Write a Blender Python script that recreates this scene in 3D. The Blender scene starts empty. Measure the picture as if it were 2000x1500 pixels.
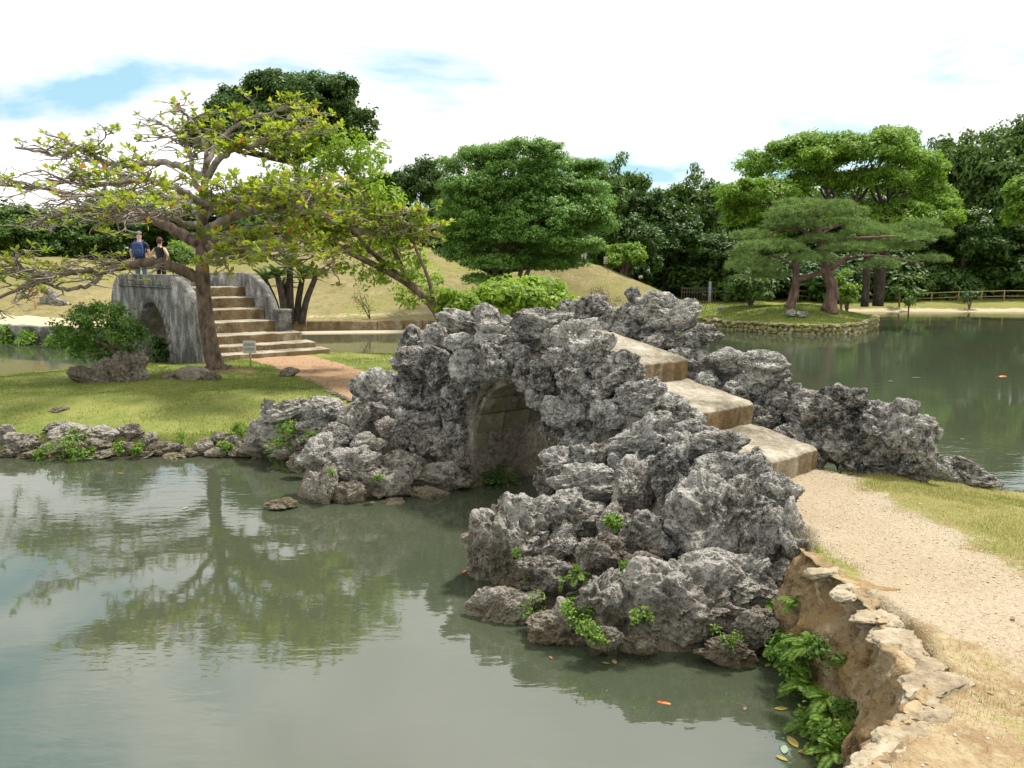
import bpy, bmesh, math, random
import numpy as np
from mathutils import Vector, Matrix
R = math.radians
rng = np.random.default_rng(7)
random.seed(7)
scene = bpy.context.scene
COL = scene.collection

# ------------------------------------------------------------------ camera, sky, sun, exposure
CAM_H, PITCH, FPX = 3.0, R(8.05), 2000 * 28 / 36
cam_d = bpy.data.cameras.new('camera'); cam_d.lens = 28; cam_d.sensor_width = 36
cam_d.clip_start = 0.05; cam_d.clip_end = 3000
cam = bpy.data.objects.new('camera', cam_d); COL.objects.link(cam)
cam.location = (0, 0, CAM_H); cam.rotation_euler = (R(90) - PITCH, 0, 0)
scene.camera = cam

SUN_EL, SUN_AZ = R(62), R(48)          # azimuth measured from +Y towards +X
world = bpy.data.worlds.new('World'); scene.world = world; world.use_nodes = True
wn, wl = world.node_tree.nodes, world.node_tree.links
wn.clear()
w_out = wn.new('ShaderNodeOutputWorld'); w_bg = wn.new('ShaderNodeBackground')
w_sky = wn.new('ShaderNodeTexSky'); w_sky.sky_type = 'NISHITA'; w_sky.sun_disc = False
w_sky.sun_elevation = SUN_EL; w_sky.sun_rotation = SUN_AZ
w_sky.air_density = 1.0; w_sky.dust_density = 1.5; w_sky.ozone_density = 1.6
w_bg.inputs['Strength'].default_value = 0.12
w_tc = wn.new('ShaderNodeTexCoord')
w_sep = wn.new('ShaderNodeSeparateXYZ'); wl.new(w_tc.outputs['Generated'], w_sep.inputs[0])
def wmath(op, a, b=None, clamp=False):
    n = wn.new('ShaderNodeMath'); n.operation = op; n.use_clamp = clamp
    for i, v in enumerate((a, b)):
        if v is None: continue
        if isinstance(v, (int, float)): n.inputs[i].default_value = v
        else: wl.new(v, n.inputs[i])
    return n.outputs[0]
zz = wmath('ADD', wmath('MAXIMUM', w_sep.outputs[2], 0.0), 0.22)
w_cmb = wn.new('ShaderNodeCombineXYZ')
wl.new(wmath('DIVIDE', w_sep.outputs[0], zz), w_cmb.inputs[0])
wl.new(wmath('DIVIDE', w_sep.outputs[1], zz), w_cmb.inputs[1])
w_map = wn.new('ShaderNodeMapping'); w_map.inputs['Location'].default_value = (19.5, -9.76, 6.24)
wl.new(w_cmb.outputs[0], w_map.inputs[0])
w_no = wn.new('ShaderNodeTexNoise'); w_no.inputs['Scale'].default_value = 0.95
w_no.inputs['Detail'].default_value = 9; w_no.inputs['Roughness'].default_value = 0.56
w_no.inputs['Distortion'].default_value = 0.35
wl.new(w_map.outputs[0], w_no.inputs[0])
w_rp = wn.new('ShaderNodeValToRGB')
w_rp.color_ramp.elements[0].position = 0.375; w_rp.color_ramp.elements[0].color = (0, 0, 0, 1)
w_rp.color_ramp.elements[1].position = 0.485; w_rp.color_ramp.elements[1].color = (1, 1, 1, 1)
wl.new(w_no.outputs[0], w_rp.inputs[0])
w_no2 = wn.new('ShaderNodeTexNoise'); w_no2.inputs['Scale'].default_value = 2.2; w_no2.inputs['Detail'].default_value = 6
wl.new(w_map.outputs[0], w_no2.inputs[0])
w_rp2 = wn.new('ShaderNodeValToRGB')      # lit and grey sides of the clouds
w_rp2.color_ramp.elements[0].position = 0.3; w_rp2.color_ramp.elements[0].color = (6.3, 6.3, 6.3, 1)
w_rp2.color_ramp.elements[1].position = 0.62; w_rp2.color_ramp.elements[1].color = (8.7, 8.6, 8.4, 1)
wl.new(w_no2.outputs[0], w_rp2.inputs[0])
w_veil = wn.new('ShaderNodeMix'); w_veil.data_type = 'RGBA'      # thin bright veil over the open blue
w_veil.inputs[0].default_value = 0.75; w_veil.inputs[7].default_value = (2.7, 4.7, 5.5, 1)
wl.new(w_sky.outputs[0], w_veil.inputs[6])
w_mix = wn.new('ShaderNodeMix'); w_mix.data_type = 'RGBA'
wl.new(w_rp.outputs[0], w_mix.inputs[0]); wl.new(w_veil.outputs[2], w_mix.inputs[6]); wl.new(w_rp2.outputs[0], w_mix.inputs[7])
wl.new(w_mix.outputs[2], w_bg.inputs['Color']); wl.new(w_bg.outputs[0], w_out.inputs[0])

sun_d = bpy.data.lights.new('sun', 'SUN'); sun_d.energy = 4.0; sun_d.angle = R(7); sun_d.color = (1, 0.95, 0.87)
sun = bpy.data.objects.new('sun', sun_d); COL.objects.link(sun); sun.location = (20, 20, 40)
sdir = Vector((math.sin(SUN_AZ) * math.cos(SUN_EL), math.cos(SUN_AZ) * math.cos(SUN_EL), math.sin(SUN_EL)))
sun.rotation_euler = (-sdir).to_track_quat('-Z', 'Y').to_euler()
scene.view_settings.view_transform = 'Standard'; scene.view_settings.look = 'None'
scene.view_settings.exposure = 0.58; scene.view_settings.gamma = 1.0
scene.render.engine = 'CYCLES'
scene.cycles.max_bounces = 6; scene.cycles.transparent_max_bounces = 8
scene.cycles.use_denoising = True
try: scene.cycles.denoiser = 'OPENIMAGEDENOISE'
except Exception: pass

# ------------------------------------------------------------------ helpers
def ray(px, py):
    x, y = (px - 1000) / FPX, -(py - 750) / FPX
    return np.array([x, y * math.sin(PITCH) + math.cos(PITCH), y * math.cos(PITCH) - math.sin(PITCH)])
CAMP = np.array([0, 0, CAM_H])
def U(px, py, d):                       # point seen at a pixel, d metres ahead
    r = ray(px, py); return CAMP + r * (d / r[1])
def G(px, py, z=0.0):                   # point seen at a pixel, on the level z
    r = ray(px, py); return CAMP + r * ((z - CAM_H) / r[2])
def pxm(d): return d / FPX              # metres per photo pixel at distance d

def tag(o, label=None, cat=None, group=None, kind=None):
    if label: o['label'] = label
    if cat: o['category'] = cat
    if group: o['group'] = group
    if kind: o['kind'] = kind
    return o
def empty(name, loc=(0, 0, 0), rz=0.0):
    o = bpy.data.objects.new(name, None); COL.objects.link(o)
    o.location = loc; o.rotation_euler = (0, 0, rz); o.empty_display_size = 0.2
    return o
def link(name, me, parent=None):
    o = bpy.data.objects.new(name, me); COL.objects.link(o)
    if parent is not None:
        o.parent = parent
    return o
def mesh_np(name, V, F, mat=None, attrs=None, smooth=False):
    """V (n,3); F one (m,k) array or a list of such arrays"""
    V = np.asarray(V, dtype=np.float32)
    if not (isinstance(F, list) and np.ndim(F[0]) == 2): F = [F]
    F = [np.asarray(f, dtype=np.int32) for f in F if len(f)]
    me = bpy.data.meshes.new(name)
    me.vertices.add(len(V)); me.vertices.foreach_set('co', V.ravel())
    nl = sum(f.size for f in F); npoly = sum(len(f) for f in F)
    me.loops.add(nl); me.loops.foreach_set('vertex_index', np.concatenate([f.ravel() for f in F]))
    tot = np.concatenate([np.full(len(f), f.shape[1], dtype=np.int32) for f in F])
    st = np.concatenate([[0], np.cumsum(tot)[:-1]]).astype(np.int32)
    me.polygons.add(npoly); me.polygons.foreach_set('loop_start', st); me.polygons.foreach_set('loop_total', tot)
    if smooth: me.polygons.foreach_set('use_smooth', np.ones(npoly, dtype=bool))
    if attrs:
        for k, a in attrs.items():
            at = me.attributes.new(k, 'FLOAT', 'POINT'); at.data.foreach_set('value', np.asarray(a, dtype=np.float32))
    me.update(calc_edges=True)
    if mat: me.materials.append(mat)
    return me
class MB:                                # collects verts and faces of one part
    def __init__(s): s.V = []; s.F = {}; s.n = 0
    def add(s, V, F):
        V = np.asarray(V, dtype=float); F = np.asarray(F)
        s.F.setdefault(F.shape[1], []).append(F + s.n); s.V.append(V); s.n += len(V)
    def tube(s, P, rad, k=7, cap=True):
        P = np.asarray(P, dtype=float); rad = np.broadcast_to(np.asarray(rad, dtype=float), (len(P),))
        T = np.gradient(P, axis=0); T /= np.linalg.norm(T, axis=1)[:, None] + 1e-9
        up = np.array([0, 0, 1.0]) if abs(T[0][2]) < .9 else np.array([1.0, 0, 0])
        a = np.cross(T[0], up); a /= np.linalg.norm(a)
        th = np.arange(k) * 2 * math.pi / k; V = []
        for i in range(len(P)):
            a = a - T[i] * a.dot(T[i]); a /= np.linalg.norm(a) + 1e-9
            b = np.cross(T[i], a)
            V.append(P[i] + rad[i] * (np.cos(th)[:, None] * a + np.sin(th)[:, None] * b))
        V = np.concatenate(V); n = len(P); F = []
        j = np.arange(k); j2 = (j + 1) % k
        for i in range(n - 1):
            F.append(np.stack([i * k + j, i * k + j2, (i + 1) * k + j2, (i + 1) * k + j], 1))
        s.add(V, np.concatenate(F))
        if cap:
            V2 = np.array([P[-1] + T[-1] * rad[-1] * .6, P[0]])
            b0 = s.n - k * n; e = s.n
            s.V.append(V2); s.n += 2
            t = np.concatenate([np.stack([np.full(k, e), b0 + (n - 1) * k + j, b0 + (n - 1) * k + j2], 1),
                                np.stack([np.full(k, e + 1), b0 + j2, b0 + j], 1)])
            s.F.setdefault(3, []).append(t)
    def box(s, c, size, rot=None, bev=0.0, jit=0.0):
        V = np.array([[x, y, z] for x in (-.5, .5) for y in (-.5, .5) for z in (-.5, .5)]) * np.asarray(size)
        if jit: V = V + rng.normal(0, jit, V.shape)
        if rot is not None: V = V @ np.asarray(rot).T
        s.add(V + np.asarray(c), [[0, 1, 3, 2], [4, 6, 7, 5], [0, 4, 5, 1], [2, 3, 7, 6], [0, 2, 6, 4], [1, 5, 7, 3]])
    def mesh(s, name, mat, smooth=False):
        return mesh_np(name, np.concatenate(s.V), [np.concatenate(f) for f in s.F.values()], mat, smooth=smooth)
    def build(s, name, mat, parent=None, smooth=False, bevel=0.0):
        o = link(name, s.mesh(name, mat, smooth), parent)
        if bevel:
            m = o.modifiers.new('bevel', 'BEVEL'); m.width = bevel; m.segments = 2; m.limit_method = 'ANGLE'
        return o
def rotz(a): return np.array([[math.cos(a), -math.sin(a), 0], [math.sin(a), math.cos(a), 0], [0, 0, 1]])
def smooth_path(P, n=6):                 # Catmull-Rom
    P = np.asarray(P, dtype=float); Q = np.concatenate([[2 * P[0] - P[1]], P, [2 * P[-1] - P[-2]]]); out = []
    for i in range(1, len(Q) - 2):
        for t in np.arange(n) / n:
            a, b, c, d = Q[i - 1], Q[i], Q[i + 1], Q[i + 2]
            out.append(.5 * ((2 * b) + (-a + c) * t + (2 * a - 5 * b + 4 * c - d) * t * t + (-a + 3 * b - 3 * c + d) * t ** 3))
    out.append(P[-1]); return np.array(out)
def _h(ix, iy, iz, seed):
    n = (ix * 374761393 + iy * 668265263 + iz * 2147483647 + seed * 1274126177) & 0xffffffff
    n = ((n ^ (n >> 13)) * 1274126177) & 0xffffffff
    n = n ^ (n >> 16)
    return (n & 0xffff) / 65535.0
def vnoise(P, seed=0):
    P = np.asarray(P, dtype=float); i = np.floor(P).astype(np.int64); f = P - i; u = f * f * f * (f * (f * 6 - 15) + 10)
    r = 0
    for dx in (0, 1):
        wx = u[:, 0] if dx else 1 - u[:, 0]
        for dy in (0, 1):
            wy = u[:, 1] if dy else 1 - u[:, 1]
            for dz in (0, 1):
                wz = u[:, 2] if dz else 1 - u[:, 2]
                r = r + wx * wy * wz * _h(i[:, 0] + dx, i[:, 1] + dy, i[:, 2] + dz, seed)
    return r * 2 - 1
def fbm(P, o=4, seed=0, g=.5):
    P = np.asarray(P, dtype=float); r = 0; a = 1
    for k in range(o):
        r = r + a * vnoise(P * (2 ** k) + 17.3 * k, seed + k); a *= g
    return r
def n2(x, y, s=1.0, seed=0, o=3): return fbm(np.stack([np.ravel(x) * s, np.ravel(y) * s, np.zeros(np.size(x))], 1), o, seed).reshape(np.shape(x))
def sdist(X, Y, poly):                   # signed distance to a polygon, negative inside
    P = np.asarray(poly, dtype=float); x = X.ravel(); y = Y.ravel()
    d = np.full(x.shape, 1e9); ins = np.zeros(x.shape, bool)
    for i in range(len(P)):
        a, b = P[i], P[(i + 1) % len(P)]; e = b - a
        t = np.clip(((x - a[0]) * e[0] + (y - a[1]) * e[1]) / (e @ e + 1e-12), 0, 1)
        d = np.minimum(d, (x - a[0] - t * e[0]) ** 2 + (y - a[1] - t * e[1]) ** 2)
        c = (a[1] > y) != (b[1] > y)
        with np.errstate(divide='ignore', invalid='ignore'):
            ins ^= c & (x < (b[0] - a[0]) * (y - a[1]) / (b[1] - a[1] + 1e-15) + a[0])
    return (np.sqrt(d) * np.where(ins, -1, 1)).reshape(X.shape)
def pdist(X, Y, line):                   # distance to a polyline
    P = np.asarray(line, dtype=float); d = np.full(np.shape(X), 1e9)
    for a, b in zip(P[:-1, :2], P[1:, :2]):
        e = b - a; t = np.clip(((X - a[0]) * e[0] + (Y - a[1]) * e[1]) / (e @ e + 1e-12), 0, 1)
        d = np.minimum(d, np.hypot(X - a[0] - t * e[0], Y - a[1] - t * e[1]))
    return d
def sstep(a, b, x):
    t = np.clip((x - a) / (b - a), 0, 1); return t * t * (3 - 2 * t)
def grid_mesh(name, xs, ys, Z, mat, attrs=None, keep=None):
    X, Y = np.meshgrid(xs, ys); V = np.stack([X.ravel(), Y.ravel(), Z.ravel()], 1)
    nx, ny = len(xs), len(ys); i, j = np.meshgrid(np.arange(nx - 1), np.arange(ny - 1))
    a = (j * nx + i).ravel(); F = np.stack([a, a + 1, a + nx + 1, a + nx], 1)
    if keep is not None:
        k = keep.ravel(); F = F[k[F].any(1)]
        used = np.unique(F); rm = np.full(len(V), -1); rm[used] = np.arange(len(used))
        V = V[used]; F = rm[F]; attrs = {n: np.ravel(v)[used] for n, v in (attrs or {}).items()}
    else: attrs = {n: np.ravel(v) for n, v in (attrs or {}).items()}
    return mesh_np(name, V, F, mat, attrs, smooth=True)

# ------------------------------------------------------------------ materials
class NT:
    def __init__(s, name, rough=.8, spec=.3):
        s.m = bpy.data.materials.new(name); s.m.use_nodes = True; s.t = s.m.node_tree; s.n = s.t.nodes; s.l = s.t.links
        s.b = s.n['Principled BSDF']; s.b.inputs['Roughness'].default_value = rough
        s.b.inputs['Specular IOR Level'].default_value = spec; s.out = s.n['Material Output']
        s.pos = s.n.new('ShaderNodeNewGeometry').outputs['Position']
    def noise(s, scale, detail=5, rough=.55, vec=None, dist=0.0, out=0):
        n = s.n.new('ShaderNodeTexNoise'); n.inputs['Scale'].default_value = scale; n.inputs['Detail'].default_value = detail
        n.inputs['Roughness'].default_value = rough; n.inputs['Distortion'].default_value = dist
        s.l.new(vec or s.pos, n.inputs['Vector']); return n.outputs[out]
    def voro(s, scale, feat='F1', vec=None, rnd=1.0):
        n = s.n.new('ShaderNodeTexVoronoi'); n.feature = feat; n.inputs['Scale'].default_value = scale
        n.inputs['Randomness'].default_value = rnd
        s.l.new(vec or s.pos, n.inputs['Vector']); return n.outputs['Distance']
    def ramp(s, x, stops):
        n = s.n.new('ShaderNodeValToRGB'); e = n.color_ramp.elements
        while len(e) < len(stops): e.new(.5)
        for k, (p, c) in enumerate(stops):
            e[k].position = p; e[k].color = (*c, 1) if not isinstance(c, (int, float)) else (c, c, c, 1)
        s.l.new(x, n.inputs[0]); return n.outputs[0]
    def mix(s, f, a, b, mode='MIX'):
        n = s.n.new('ShaderNodeMix'); n.data_type = 'RGBA'; n.blend_type = mode
        for k, v in ((0, f), (6, a), (7, b)):
            if isinstance(v, (int, float)): n.inputs[k].default_value = v
            elif isinstance(v, tuple): n.inputs[k].default_value = (*v, 1)
            else: s.l.new(v, n.inputs[k])
        return n.outputs[2]
    def math(s, op, a, b=None, c=None, clamp=False):
        n = s.n.new('ShaderNodeMath'); n.operation = op; n.use_clamp = clamp
        for k, v in enumerate((a, b, c)):
            if v is None: continue
            if isinstance(v, (int, float)): n.inputs[k].default_value = v
            else: s.l.new(v, n.inputs[k])
        return n.outputs[0]
    def attr(s, name):
        n = s.n.new('ShaderNodeAttribute'); n.attribute_name = name; return n.outputs['Fac']
    def z(s):
        n = s.n.new('ShaderNodeSeparateXYZ'); s.l.new(s.pos, n.inputs[0]); return n.outputs[2]
    def scaled(s, v):
        n = s.n.new('ShaderNodeMapping'); n.inputs['Scale'].default_value = v; s.l.new(s.pos, n.inputs[0]); return n.outputs[0]
    def rand(s): return s.n.new('ShaderNodeObjectInfo').outputs['Random']
    def bump(s, h, strength=.5, dist=.02):
        n = s.n.new('ShaderNodeBump'); n.inputs['Strength'].default_value = strength; n.inputs['Distance'].default_value = dist
        s.l.new(h, n.inputs['Height']); s.l.new(n.outputs[0], s.b.inputs['Normal']); return n
    def color(s, c):
        if isinstance(c, tuple): s.b.inputs['Base Color'].default_value = (*c, 1)
        else: s.l.new(c, s.b.inputs['Base Color'])
        return s

def mat_rock(name, dark, mid, light, brown=.25, moss=.5):
    t = NT(name, .92, .12)
    a = t.noise(2.6, 5, .6); b = t.noise(17, 6, .72); c = t.noise(70, 4, .7)
    f = t.math('ADD', t.math('MULTIPLY', a, .26), t.math('ADD', t.math('MULTIPLY', b, .50), t.math('MULTIPLY', c, .24)))
    f = t.math('ADD', f, t.math('MULTIPLY', t.math('SUBTRACT', t.rand(), .5), .075))
    col = t.ramp(f, [(.40, dark), (.465, mid), (.53, light), (.59, tuple(min(.8, x * 1.3) for x in light))])
    col = t.mix(t.ramp(t.noise(1.7, 4, .6, dist=.4), [(.52, 0.0), (.68, brown)]), col, (.25, .19, .125), 'MIX')
    # wet algae band just over the water, brown staining low down
    zb = t.math('ADD', t.z(), t.math('MULTIPLY', t.math('SUBTRACT', t.noise(5, 4), .5), -.35))
    col = t.mix(t.ramp(zb, [(.02, moss), (.26, 0.0)]), col, (.19, .165, .035))
    zc = t.math('ADD', t.z(), t.math('MULTIPLY', t.math('SUBTRACT', t.noise(3, 4), .5), -1.6))
    col = t.mix(t.ramp(zc, [(.1, .4), (.9, 0.0)]), col, (.26, .19, .12))
    t.color(col)
    pits = t.ramp(t.voro(44, 'F1', vec=None), [(.12, 0.0), (.4, 1.0)])
    h = t.math('ADD', t.math('MULTIPLY', t.noise(40, 6, .75), 1.0), t.math('MULTIPLY', pits, .5))
    t.bump(h, 1.0, .05)
    return t.m
M_ROCK = mat_rock('coral_rock', (.034, .032, .028), (.235, .222, .195), (.55, .53, .48))
M_BROCK = mat_rock('brown_rock', (.07, .06, .045), (.2, .17, .13), (.38, .34, .28), .6, .3)

def mat_ground(name, kind):
    t = NT(name, .95, .1)
    big = t.noise(.55, 5, .6); fine = t.noise(38, 4, .7); med = t.noise(4.5, 5, .62)
    if kind == 'lawn':
        g = t.mix(t.ramp(t.math('ADD', t.math('MULTIPLY', big, .5), t.math('MULTIPLY', med, .5)), [(.38, 0.0), (.6, 1.0)]), (.13, .18, .034), (.26, .265, .08))
        g = t.mix(t.ramp(fine, [(.35, .6), (.6, 0.0)]), g, (.11, .12, .03))
        p = t.mix(t.ramp(fine, [(.3, 0.0), (.7, 1.0)]), (.31, .185, .105), (.44, .29, .18))
        pm = t.math('ADD', t.attr('path'), t.math('MULTIPLY', t.math('SUBTRACT', med, .5), 1.3))
        g = t.mix(t.ramp(pm, [(.42, 0.0), (.6, 1.0)]), g, p)
    elif kind == 'bank':
        gr2 = t.noise(120, 3, .7); gravel = t.mix(t.ramp(t.math('ADD', t.math('MULTIPLY', gr2, .6), t.math('MULTIPLY', fine, .4)), [(.38, 0.0), (.62, 1.0)]), (.29, .23, .15), (.47, .40, .29))
        gravel = t.mix(t.ramp(t.noise(1.1, 5, .65), [(.42, 0.0), (.66, .5)]), gravel, (.31, .23, .14))
        dirt = t.mix(t.ramp(med, [(.35, 0.0), (.65, 1.0)]), (.27, .18, .10), (.44, .34, .20))
        dirt = t.mix(t.ramp(fine, [(.35, 0.6), (.6, 0.0)]), dirt, (.2, .145, .075))
        dirt = t.mix(t.ramp(t.noise(13, 5, .7), [(.48, 0.0), (.66, .7)]), dirt, (.42, .36, .22))
        grass = t.mix(fine, (.13, .16, .03), (.30, .26, .09))
        gm = t.math('ADD', t.attr('grass'), t.math('MULTIPLY', t.math('SUBTRACT', med, .5), 1.6))
        g = t.mix(t.ramp(gm, [(.4, 0.0), (.66, .85)]), dirt, grass)
        pm = t.math('ADD', t.attr('path'), t.math('ADD', t.math('MULTIPLY', t.math('SUBTRACT', med, .5), 1.5), t.math('MULTIPLY', t.math('SUBTRACT', fine, .5), .8)))
        g = t.mix(t.ramp(pm, [(.35, 0.0), (.62, 1.0)]), g, gravel)
    else:
        g = t.mix(t.ramp(t.math('ADD', t.math('MULTIPLY', big, .6), t.math('MULTIPLY', t.noise(2.2, 6, .65), .4)), [(.36, 0.0), (.62, 1.0)]), (.19, .165, .07), (.29, .245, .12))
        g = t.mix(t.ramp(t.noise(.23, 4, .6), [(.47, 0.0), (.62, .7)]), g, (.2, .21, .055))
        g = t.mix(t.ramp(t.noise(9, 5, .7), [(.3, .55), (.52, 0.0)]), g, (.15, .115, .05))
        p = t.mix(t.ramp(fine, [(.3, 0.0), (.7, 1.0)]), (.44, .35, .22), (.58, .49, .34))
        pm = t.math('ADD', t.attr('path'), t.math('MULTIPLY', t.math('SUBTRACT', med, .5), .8))
        g = t.mix(t.ramp(pm, [(.4, 0.0), (.6, 1.0)]), g, p)
        g = t.mix(t.math('MULTIPLY', t.attr('lawn'), t.math('SUBTRACT', 1.0, t.attr('path'), clamp=True)), g, t.mix(med, (.13, .17, .03), (.27, .25, .075)))
    t.color(g)
    t.bump(t.math('ADD', fine, t.math('MULTIPLY', med, .6)), .6, .04)
    return t.m
M_LAWN, M_BANK, M_HILL = mat_ground('lawn', 'lawn'), mat_ground('bank_ground', 'bank'), mat_ground('hill_grass', 'hill')

def mat_cut(name, dark, mid, light, rust=None, sc=1.0, bs=.7, bd=.03):
    t = NT(name, .9, .15)
    st = t.noise(2.4 * sc, 6, .66, vec=t.scaled((1, 1, .75)))       # weathering runs downwards
    fi = t.noise(22, 5, .7)
    f = t.math('ADD', t.math('MULTIPLY', st, .65), t.math('MULTIPLY', fi, .35))
    col = t.ramp(f, [(.36, dark), (.5, mid), (.62, light)])
    if rust: col = t.mix(t.ramp(t.noise(3.1, 5, .65), [(.42, 0.0), (.62, .85)]), col, rust)
    t.color(col); t.bump(t.math('ADD', fi, st), bs, bd)
    return t.m
M_WALL = mat_cut('weathered_limestone', (.036, .034, .031), (.13, .125, .113), (.34, .33, .30))
M_TREAD = mat_cut('pale_step_stone', (.12, .10, .068), (.30, .265, .20), (.47, .43, .345))
M_RISER = mat_cut('stained_step_stone', (.055, .04, .022), (.19, .145, .085), (.36, .31, .22), (.18, .115, .048))
M_BLOCK = mat_cut('vault_block', (.04, .036, .026), (.15, .13, .095), (.32, .29, .22), (.13, .11, .05))
M_BWALL = mat_cut('sandstone_wall', (.10, .065, .034), (.34, .25, .145), (.50, .41, .28), (.36, .225, .09), 1.6, 1.0, .06)
M_CAP = mat_cut('cap_stone', (.16, .125, .08), (.33, .27, .18), (.46, .40, .30))
M_STONEWALL = mat_cut('mossy_wall_stone', (.10, .09, .045), (.27, .235, .13), (.42, .38, .25), (.2, .2, .06))

def mat_leaf(name, c0, c1, c2=None, trans=.3, rough=.5):
    t = NT(name, max(rough, .5), .2)
    tint = t.attr('tint')
    stops = [(0.0, c0), (.55, c1)] if c2 is None else [(0.0, c0), (.6, c1), (.86, c1), (.97, c2)]
    col = t.ramp(tint, stops)
    col = t.mix(t.math('MULTIPLY', t.rand(), .22), col, tuple(x * .6 for x in c1))
    t.color(col)
    tr = t.n.new('ShaderNodeBsdfTranslucent'); t.l.new(t.mix(1.0, col, (1.5, 1.6, .9), 'MULTIPLY'), tr.inputs[0])
    mx = t.n.new('ShaderNodeMixShader'); mx.inputs[0].default_value = trans
    t.l.new(t.b.outputs[0], mx.inputs[1]); t.l.new(tr.outputs[0], mx.inputs[2]); t.l.new(mx.outputs[0], t.out.inputs[0])
    return t.m
def mat_bark(name, dark, light, sc=9):
    t = NT(name, .9, .15)
    f = t.noise(sc, 6, .7, vec=t.scaled((1, 1, .45))); t.color(t.ramp(f, [(.36, dark), (.64, light)])); t.bump(f, .8, .04)
    return t.m
M_BARK = mat_bark('brown_bark', (.075, .05, .036), (.25, .19, .15))
M_BARKG = mat_bark('grey_bark', (.13, .105, .085), (.38, .33, .285), 6)
M_BARKD = mat_bark('dark_bark', (.028, .022, .016), (.10, .08, .06))
M_BARKR = mat_bark('reddish_bark', (.09, .05, .04), (.25, .165, .135), 5)
def mat_plain(name, c, rough=.7, spec=.3, var=.25, sc=30):
    t = NT(name, rough, spec); f = t.noise(sc, 4, .6)
    t.color(t.mix(f, tuple(x * (1 - var) for x in c), tuple(min(1, x * (1 + var)) for x in c))); return t.m
# ------------------------------------------------------------------ water
t = NT('pond_water', .05, .5)
wcol = t.mix(t.ramp(t.noise(.16, 3, .5), [(.35, 0.0), (.65, 1.0)]), (.082, .094, .055), (.076, .098, .058))
wd = t.n.new('ShaderNodeBsdfDiffuse'); t.l.new(wcol, wd.inputs[0])
wt = t.n.new('ShaderNodeBsdfTransparent'); wt.inputs[0].default_value = (.62, .68, .45, 1)
wm = t.n.new('ShaderNodeMixShader'); wm.inputs[0].default_value = .3
t.l.new(wd.outputs[0], wm.inputs[1]); t.l.new(wt.outputs[0], wm.inputs[2])
wg = t.n.new('ShaderNodeBsdfGlossy'); wg.inputs['Roughness'].default_value = .035
wf = t.n.new('ShaderNodeFresnel'); wf.inputs['IOR'].default_value = 2.55
r1 = t.noise(3.2, 3, .5, vec=t.scaled((.55, 1.5, 1)), dist=.3); r2 = t.noise(11, 2, .5, vec=t.scaled((.6, 1.3, 1)))
gust = t.ramp(t.noise(.28, 2, .5), [(.4, .12), (.62, 1.0)])
wh = t.math('MULTIPLY', t.math('ADD', r1, t.math('MULTIPLY', r2, .45)), gust)
wb = t.n.new('ShaderNodeBump'); wb.inputs['Strength'].default_value = .065; wb.inputs['Distance'].default_value = .05
t.l.new(wh, wb.inputs['Height']); t.l.new(wb.outputs[0], wg.inputs['Normal']); t.l.new(wb.outputs[0], wf.inputs['Normal'])
wx = t.n.new('ShaderNodeMixShader'); t.l.new(wf.outputs[0], wx.inputs[0]); t.l.new(wm.outputs[0], wx.inputs[1]); t.l.new(wg.outputs[0], wx.inputs[2])
t.l.new(wx.outputs[0], t.out.inputs[0]); M_WATER = t.m
t = NT('pond_silt', .9, .1); t.color(t.mix(t.noise(.7, 4), (.07, .08, .035), (.12, .125, .06))); M_SILT = t.m
S = 220
tag(link('water', mesh_np('water', [[-S, -60, 0], [S, -60, 0], [S, 140, 0], [-S, 140, 0]], [[0, 1, 2, 3]], M_WATER)), kind='structure')
tag(link('pond_bed', mesh_np('pond_bed', [[-S, -60, -.45], [S, -60, -.45], [S, 140, -.45], [-S, 140, -.45]], [[0, 1, 2, 3]], M_SILT)), kind='structure')

# ------------------------------------------------------------------ land
def axis(a, b, step, lo=None, hi=None):
    c = list(np.arange(a, b + 1e-6, step)); s = step
    x = c[-1]
    while hi is not None and x < hi: s *= 1.35; x = min(hi, x + s); c.append(x)
    x = c[0]; s = step
    while lo is not None and x > lo: s *= 1.35; x = max(lo, x - s); c.insert(0, x)
    return np.array(c)
LAND = {}
def land(name, poly, hf, xs, ys, mat, edge=.35, attrs=None, rough=.03, drop=-.9):
    X, Y = np.meshgrid(xs, ys); D = sdist(X, Y, poly) + n2(X, Y, .9, 5) * .12
    k = sstep(-edge * .5, edge, D)
    H = hf(X, Y) + n2(X, Y, 1.3, 9) * rough + n2(X, Y, 5, 4, 2) * rough * .35
    Z = H * (1 - k) + drop * k
    at = {n: f(X, Y) for n, f in (attrs or {}).items()}
    o = link(name, grid_mesh(name, xs, ys, Z, mat, at, keep=D < edge * 1.5)); tag(o, kind='structure')
    LAND[name] = (poly, lambda X, Y: hf(X, Y) + n2(X, Y, 1.3, 9) * rough + n2(X, Y, 5, 4, 2) * rough * .35); return o
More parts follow.
